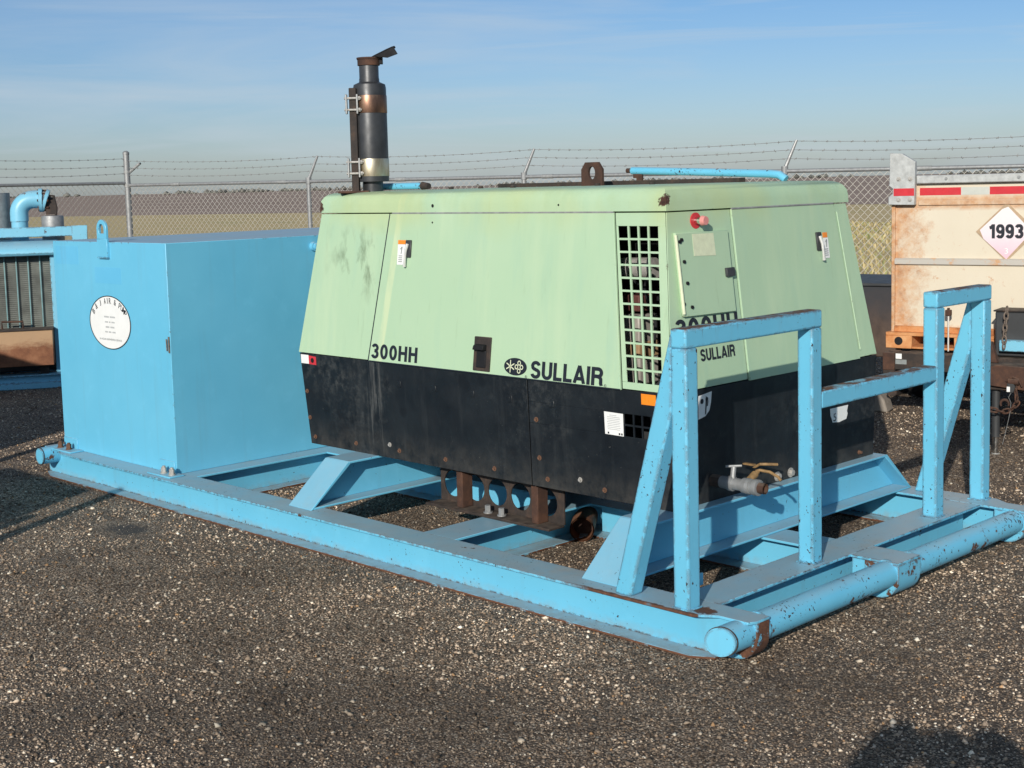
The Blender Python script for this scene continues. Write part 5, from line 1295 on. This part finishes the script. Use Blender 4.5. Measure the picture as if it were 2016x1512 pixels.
for a_ in (-.16, 2.26):
    for yy in (1.35, 2.15):
        m = MB(); prof = [(.18, -.10), (.30, -.115), (.335, -.09), (.345, -.05), (.345, .05), (.335, .09), (.30, .115), (.18, .10)]
        vs = []; k = 28
        for r_, h_ in prof:
            for i in range(k): t = 2 * PI * i / k; vs.append((a_ + h_, yy + r_ * math.cos(t), .345 + r_ * math.sin(t)))
        m.add(vs, [(j * k + i, j * k + (i + 1) % k, (j + 1) * k + (i + 1) % k, (j + 1) * k + i) for j in range(len(prof) - 1) for i in range(k)])
        w_ = TR(m, 'wheel', 'rubber', smooth=True, ang=50); m = MB(); m.cyl((a_ - .06, yy, .345), (a_ + .06, yy, .345), .182, n=24); TR(m, 'rim', 'galv_dull', w_, smooth=True, ang=40)
m = MB(); m.box(.1, 2.2, 1.34, 1.40, .30, .36); TR(m, 'axle', 'rust_dark')
m = MB(); m.box(.1, 2.2, 2.13, 2.19, .30, .36); TR(m, 'axle', 'rust_dark')
# dark steel bin beyond the compressor and a wheel chock
binm = thing('steel_bin', 'dark steel bin with rusty side standing between compressor and container', 'bin', (5.0, 2.228, 0), RZ)
def bin_mat():
    n = NT('dark_bin_paint'); z = n.xyz()[2]; c = n.mix(n.step(n.math('ADD', z, n.math('MULTIPLY', n.noise(6, 6, .65), .35)), 1.05, .70), (0.035, 0.036, 0.042), n.ramp(n.noise(9, 7, .7), [(.3, (0.055, 0.036, 0.028)), (.7, (0.115, 0.075, 0.055))])); return n.fin(c, .6)
M['bin'] = bin_mat()
m = MB(); m.hexa([(-1.2, 1.2, .33), (-.36, 1.2, .33), (-.36, 2.1, .33), (-1.2, 2.1, .33), (-1.25, 1.15, .935), (-.30, 1.15, .935), (-.30, 2.15, .935), (-1.25, 2.15, .935)]); m.build('bin_body', M['bin'], binm, bevel=.012, segs=2)
m = MB(); m.box(-1.27, -.285, 1.13, 2.17, .925, .95); m.build('bin_rim', M['darkgrey'], binm, bevel=.006, segs=2)
for a_ in (-1.15, -.5):
    m = MB(); m.box(a_, a_ + .12, 1.25, 2.05, 0, .335); m.build('bin_runner', M['rust_dark'], binm, bevel=.005, segs=1)
ck = thing('wheel_chock', 'grey concrete wheel chock on the gravel beside the trailer', 'chock', (5.45, 2.62, 0), RZ)
m = MB(); m.prism([(-.10, -.08, 0), (.11, -.08, 0), (.08, -.08, .10), (.03, -.08, .155), (-.06, -.08, .16), (-.10, -.08, .09)], (0, .16, 0)); m.build('chock_block', M['concrete'], ck, bevel=.015, segs=2)

# ------------------------------------------------------------------ pump unit at the back left
LZ = math.atan2(-.5, .87)
pu = thing('pump_unit', 'faded blue pump unit with radiator grille, elbow pipe and rusty front box behind the tank', 'pump', (2.0, 9.6, 0), LZ)
def PU(mb, name, mat, parent=None, **k): return mb.build(name, M[mat], parent or pu, **k)
m = MB(); m.box(-2.4, .9, -.04, .02, .055, .135); m.box(-2.4, .9, -.09, .07, .125, .140); m.box(-2.4, .9, -.09, .07, .002, .06); PU(m, 'skid_rail', 'blue_old', bevel=.004, segs=1)
m = MB(); m.box(-2.4, .9, 1.3, 1.42, .002, .14); PU(m, 'skid_rail', 'blue_old', bevel=.004, segs=1)
for a_ in (-2.3, -.9, .6): m = MB(); m.box(a_, a_ + .12, .07, 1.3, .02, .13); PU(m, 'cross_beam', 'blue_old', bevel=.004, segs=1)
m = MB(); m.box(-1.3, .082, -.16, .04, .23, .57); PU(m, 'rusty_box', 'rust_box', bevel=.006, segs=1)
m = MB(); m.box(-1.31, .09, -.17, .05, .57, .585); PU(m, 'box_lid', 'rust_dark', bevel=.003, segs=1)
for a_ in (-1.2, -.06): m = MB(); m.box(a_, a_ + .08, -.06, .04, .14, .235); PU(m, 'box_leg', 'rust_dark')
m = MB(); m.path([(-.38, -.04, .58), (-.38, -.04, .655), (-.19, -.04, .65), (-.19, -.04, .58)], .010, 8); PU(m, 'box_handle', 'rust', smooth=True)
m = MB(); m.box(-1.3, .105, .11, .12, .50, 1.30); PU(m, 'radiator_core', 'radiator')
m = MB()
for k_ in range(40): m.box(-1.3, .10, .098, .111, .52 + .0195 * k_, .526 + .0195 * k_)
PU(m, 'radiator_fins', 'radiator')
for k_ in range(13):
    m = MB(); a_ = -.337 + .108 * (k_ - 8); m.box(a_ - .006, a_ + .006, .075, .090, .50, 1.29); PU(m, 'grille_bar', 'bar_teal', bevel=.003, segs=1)
m = MB(); m.box(.085, .135, .0, .20, .14, 1.31); PU(m, 'radiator_side', 'blue_old', bevel=.005, segs=1)
m = MB(); m.box(-1.35, -1.3, .0, .20, .14, 1.31); PU(m, 'radiator_side', 'blue_old', bevel=.005, segs=1)
m = MB(); pr = [(-.06, 1.275), (-.08, 1.30)] + [(-.08 + .30 * (1 - math.cos(t)), 1.305 + .115 * math.sin(t)) for t in [PI / 2 * i / 7 for i in range(8)]] + [(.75, 1.42), (.75, 1.275)]
m.prism([(-1.4, y, z) for y, z in pr], (1.56, 0, 0)); PU(m, 'hood', 'blue_old', bevel=.02, segs=3)
m = MB(); m.box(-1.35, .12, .2, 1.2, .14, 1.27); PU(m, 'engine_housing', 'darkgrey', bevel=.01, segs=1)
m = MB(); m.box(-1.6, .442, .02, .10, 1.452, 1.545); PU(m, 'top_beam', 'blue_old', bevel=.006, segs=2)
m = MB(); m.box(.355, .437, .024, .096, .14, 1.4525); PU(m, 'end_post', 'blue_old', bevel=.006, segs=2)
m = MB(); m.box(.30, .445, .012, .02, 1.41, 1.55); PU(m, 'corner_plate', 'blue_old', bevel=.003, segs=1)
m = MB(); m.cyl((-.19, .30, 1.40), (-.19, .30, 1.60), .078, n=22); m.path([(-.19, .30, 1.60), (-.19, .30, 1.68)] + [(-.05 - .14 * math.cos(t), .30, 1.68 + .13 * math.sin(t)) for t in [PI / 2 * i / 8 for i in range(1, 9)]] + [(.02, .30, 1.81)], .086, 20); PU(m, 'elbow_pipe', 'blue_old', smooth=True)
m = MB(); m.cyl((.0, .30, 1.80), (.035, .30, 1.80), .115, n=24); m.cyl((.045, .30, 1.80), (.075, .30, 1.79), .11, n=24); PU(m, 'pipe_flange', 'blue_old', smooth=True, ang=30)
for i in range(8): t = 2 * PI * i / 8; m = MB(); m.cyl((-.012, .30 + .095 * math.cos(t), 1.80 + .095 * math.sin(t)), (.09, .30 + .095 * math.cos(t), 1.795 + .095 * math.sin(t)), .012, n=6); PU(m, 'flange_bolt', 'rust')
m = MB(); m.cyl((.07, .30, 1.79), (.13, .30, 1.77), .05, n=16); m.box(.06, .15, .24, .34, 1.66, 1.80); m.path([(.10, .25, 1.84), (.14, .25, 1.84), (.16, .25, 1.72), (.15, .25, 1.64)], .012, 8); PU(m, 'butterfly_valve', 'rust_dark', smooth=True, ang=40)
m = MB(); m.lathe((.115, .30, 0), [(.10, 1.40), (.105, 1.41), (.105, 1.63), (.10, 1.645), (.03, 1.65), (0, 1.65)], 26); PU(m, 'air_filter_can', 'galv', smooth=True, ang=40)
m = MB(); m.cyl((-.45, .45, 1.40), (-.45, .45, 1.88), .17, n=26); PU(m, 'grey_cylinder', 'galv_dull', smooth=True, ang=40)

# ------------------------------------------------------------------ invented tank skids, unseen left of the view, sized to throw shadows into it
def shadow_skid(loc, w, d_, h, label, posts):
    t_ = thing('shadow_tank_skid', label, 'tank', (loc[0], loc[1], 0), 0)
    m = MB(); m.box(0, w, 0, d_, .18, h); m.build('tank_body', M['blue_clean'], t_, bevel=.01, segs=2)
    for x in (-.05, w - .13): m = MB(); m.box(x, x + .175, -.3, d_ + .3, .002, .181); m.build('rail', M['blue'], t_, bevel=.003, segs=1)
    m = MB(); holed_lug(m, -.016, 0, d_ / 2, h - .05, h + .05, .055, .03); m.build('lifting_lug', M['blue_clean'], t_)
    for x, y, hh in posts: m = MB(); m.box(x, x + .07, y, y + .07, .18, hh); m.build('post', M['blue_post'], t_, bevel=.008, segs=2)
    return t_
shadow_skid((-4.4, 3.36), 1.52, 1.12, 1.22, 'added low blue tank skid out of view that casts a shadow by the long skid', [(1.5, -.26, 1.26), (1.2, -.24, 1.1)])
shadow_skid((-4.2, 5.75), 2.6, 2.2, 1.72, 'added tall blue tank skid out of view that casts a shadow towards the pump unit', [(2.4, -.42, 1.65)])

# ------------------------------------------------------------------ the photographer, standing just behind the camera; only the shadow shows
def person():
    import bpy
    base = Vector((-4.15, -3.12, 0)); f2 = Vector((LIGHT.x, LIGHT.y, 0)).normalized(); r2 = Vector((f2.y, -f2.x, 0))
    def W(a, b, z): return base + (r2 * a + f2 * b) * 1.06 + Vector((0, 0, z * 1.06))
    J = [(W(0, 0, .95), .15), (W(0, 0, 1.15), .145), (W(0, 0, 1.38), .155), (W(0, .01, 1.50), .06), (W(0, .03, 1.585), .085), (W(0, .03, 1.66), .075)]
    E_ = [(0, 1), (1, 2), (2, 3), (3, 4), (4, 5)]
    for s in (-1, 1):
        i = len(J); J += [(W(.17 * s, 0, 1.45), .085), (W(.25 * s, .05, 1.46), .085), (W(.15 * s, .13, 1.56), .085), (W(.06 * s, .13, 1.60), .07)]; E_ += [(2, i), (i, i + 1), (i + 1, i + 2), (i + 2, i + 3)]
        i = len(J); J += [(W(.10 * s, 0, .88), .105), (W(.12 * s, .02, .48), .068), (W(.13 * s, -.02, .09), .048), (W(.14 * s, .13, .04), .040)]; E_ += [(0, i), (i, i + 1), (i + 1, i + 2), (i + 2, i + 3)]
    me = bpy.data.meshes.new('person'); me.from_pydata([tuple(q[0] - base) for q in J], E_, [])
    o = bpy.data.objects.new('person', me); COL.objects.link(o); o.location = base
    sk = o.modifiers.new('skin', 'SKIN'); o.modifiers.new('sub', 'SUBSURF').levels = 2; o.modifiers['sub'].render_levels = 2
    lay = me.skin_vertices[0] if len(me.skin_vertices) else None
    if lay is None:
        bm = bmesh.new(); bm.from_mesh(me); bm.verts.layers.skin.verify(); bm.to_mesh(me); bm.free(); lay = me.skin_vertices[0]
    for v_, (q, r_) in zip(lay.data, J): v_.radius = (r_, r_)
    lay.data[0].use_root = True
    me.materials.append(M['darkgrey'])
    tag(o, 'person in dark clothes standing and holding up a phone with both hands', 'person')
person()

# ------------------------------------------------------------------ small pieces move one level down, under the part they sit on
SUB = {
    tank: {'sticker_ring': 'company_sticker', 'sticker_lettering': 'company_sticker', 'sticker_small_print': 'company_sticker', 'sticker_print': 'company_sticker', 'weld_seam': 'lifting_lug'},
    comp: {'latch_paddle': 'paddle_latch', 'emblem_mark': 'emblem', 'notice_print': 'paper_notice', 'hinge_rod': 'control_door', 'faded_label': 'control_door', 'box_latch': 'control_door', 'rivet': 'control_door',
           'stop_button': 'button_plate', 'button_stem': 'button_plate', 'valve_stem': 'ball_valve', 'valve_handle': 'ball_valve', 'bleed_cock': 'ball_valve', 'stiffener': 'axle_channel', 'channel_bolt': 'axle_channel',
           'lid_bolt': 'lid', 'lid_rail': 'lid', 'lifting_eye': 'lid', 'skirt_grille': 'skirt_panel'},
    cont: {'placard_number': 'hazard_placard', 'skid_hole': 'base_skid', 'rail_bolt': 'top_rail', 'bracket_bolt': 'corner_bracket'},
    trl: {'jack_leg': 'jack_tube', 'jack_foot': 'jack_tube', 'switch_label': 'breakaway_switch', 'toolbox_lid': 'toolbox'},
    pu: {'flange_bolt': 'pipe_flange', 'box_lid': 'rusty_box', 'box_handle': 'rusty_box'},
}
for root, mp in SUB.items():
    kids = [o for o in bpy.data.objects if o.parent is root]
    for o in kids:
        want = mp.get(o.name.split('.')[0])
        if not want: continue
        host = [h for h in kids if h.name.split('.')[0] == want]
        if want == 'skirt_panel': host = host[-1:]
        if host:
            o.parent = host[0]; o.matrix_parent_inverse = Matrix.Identity(4)
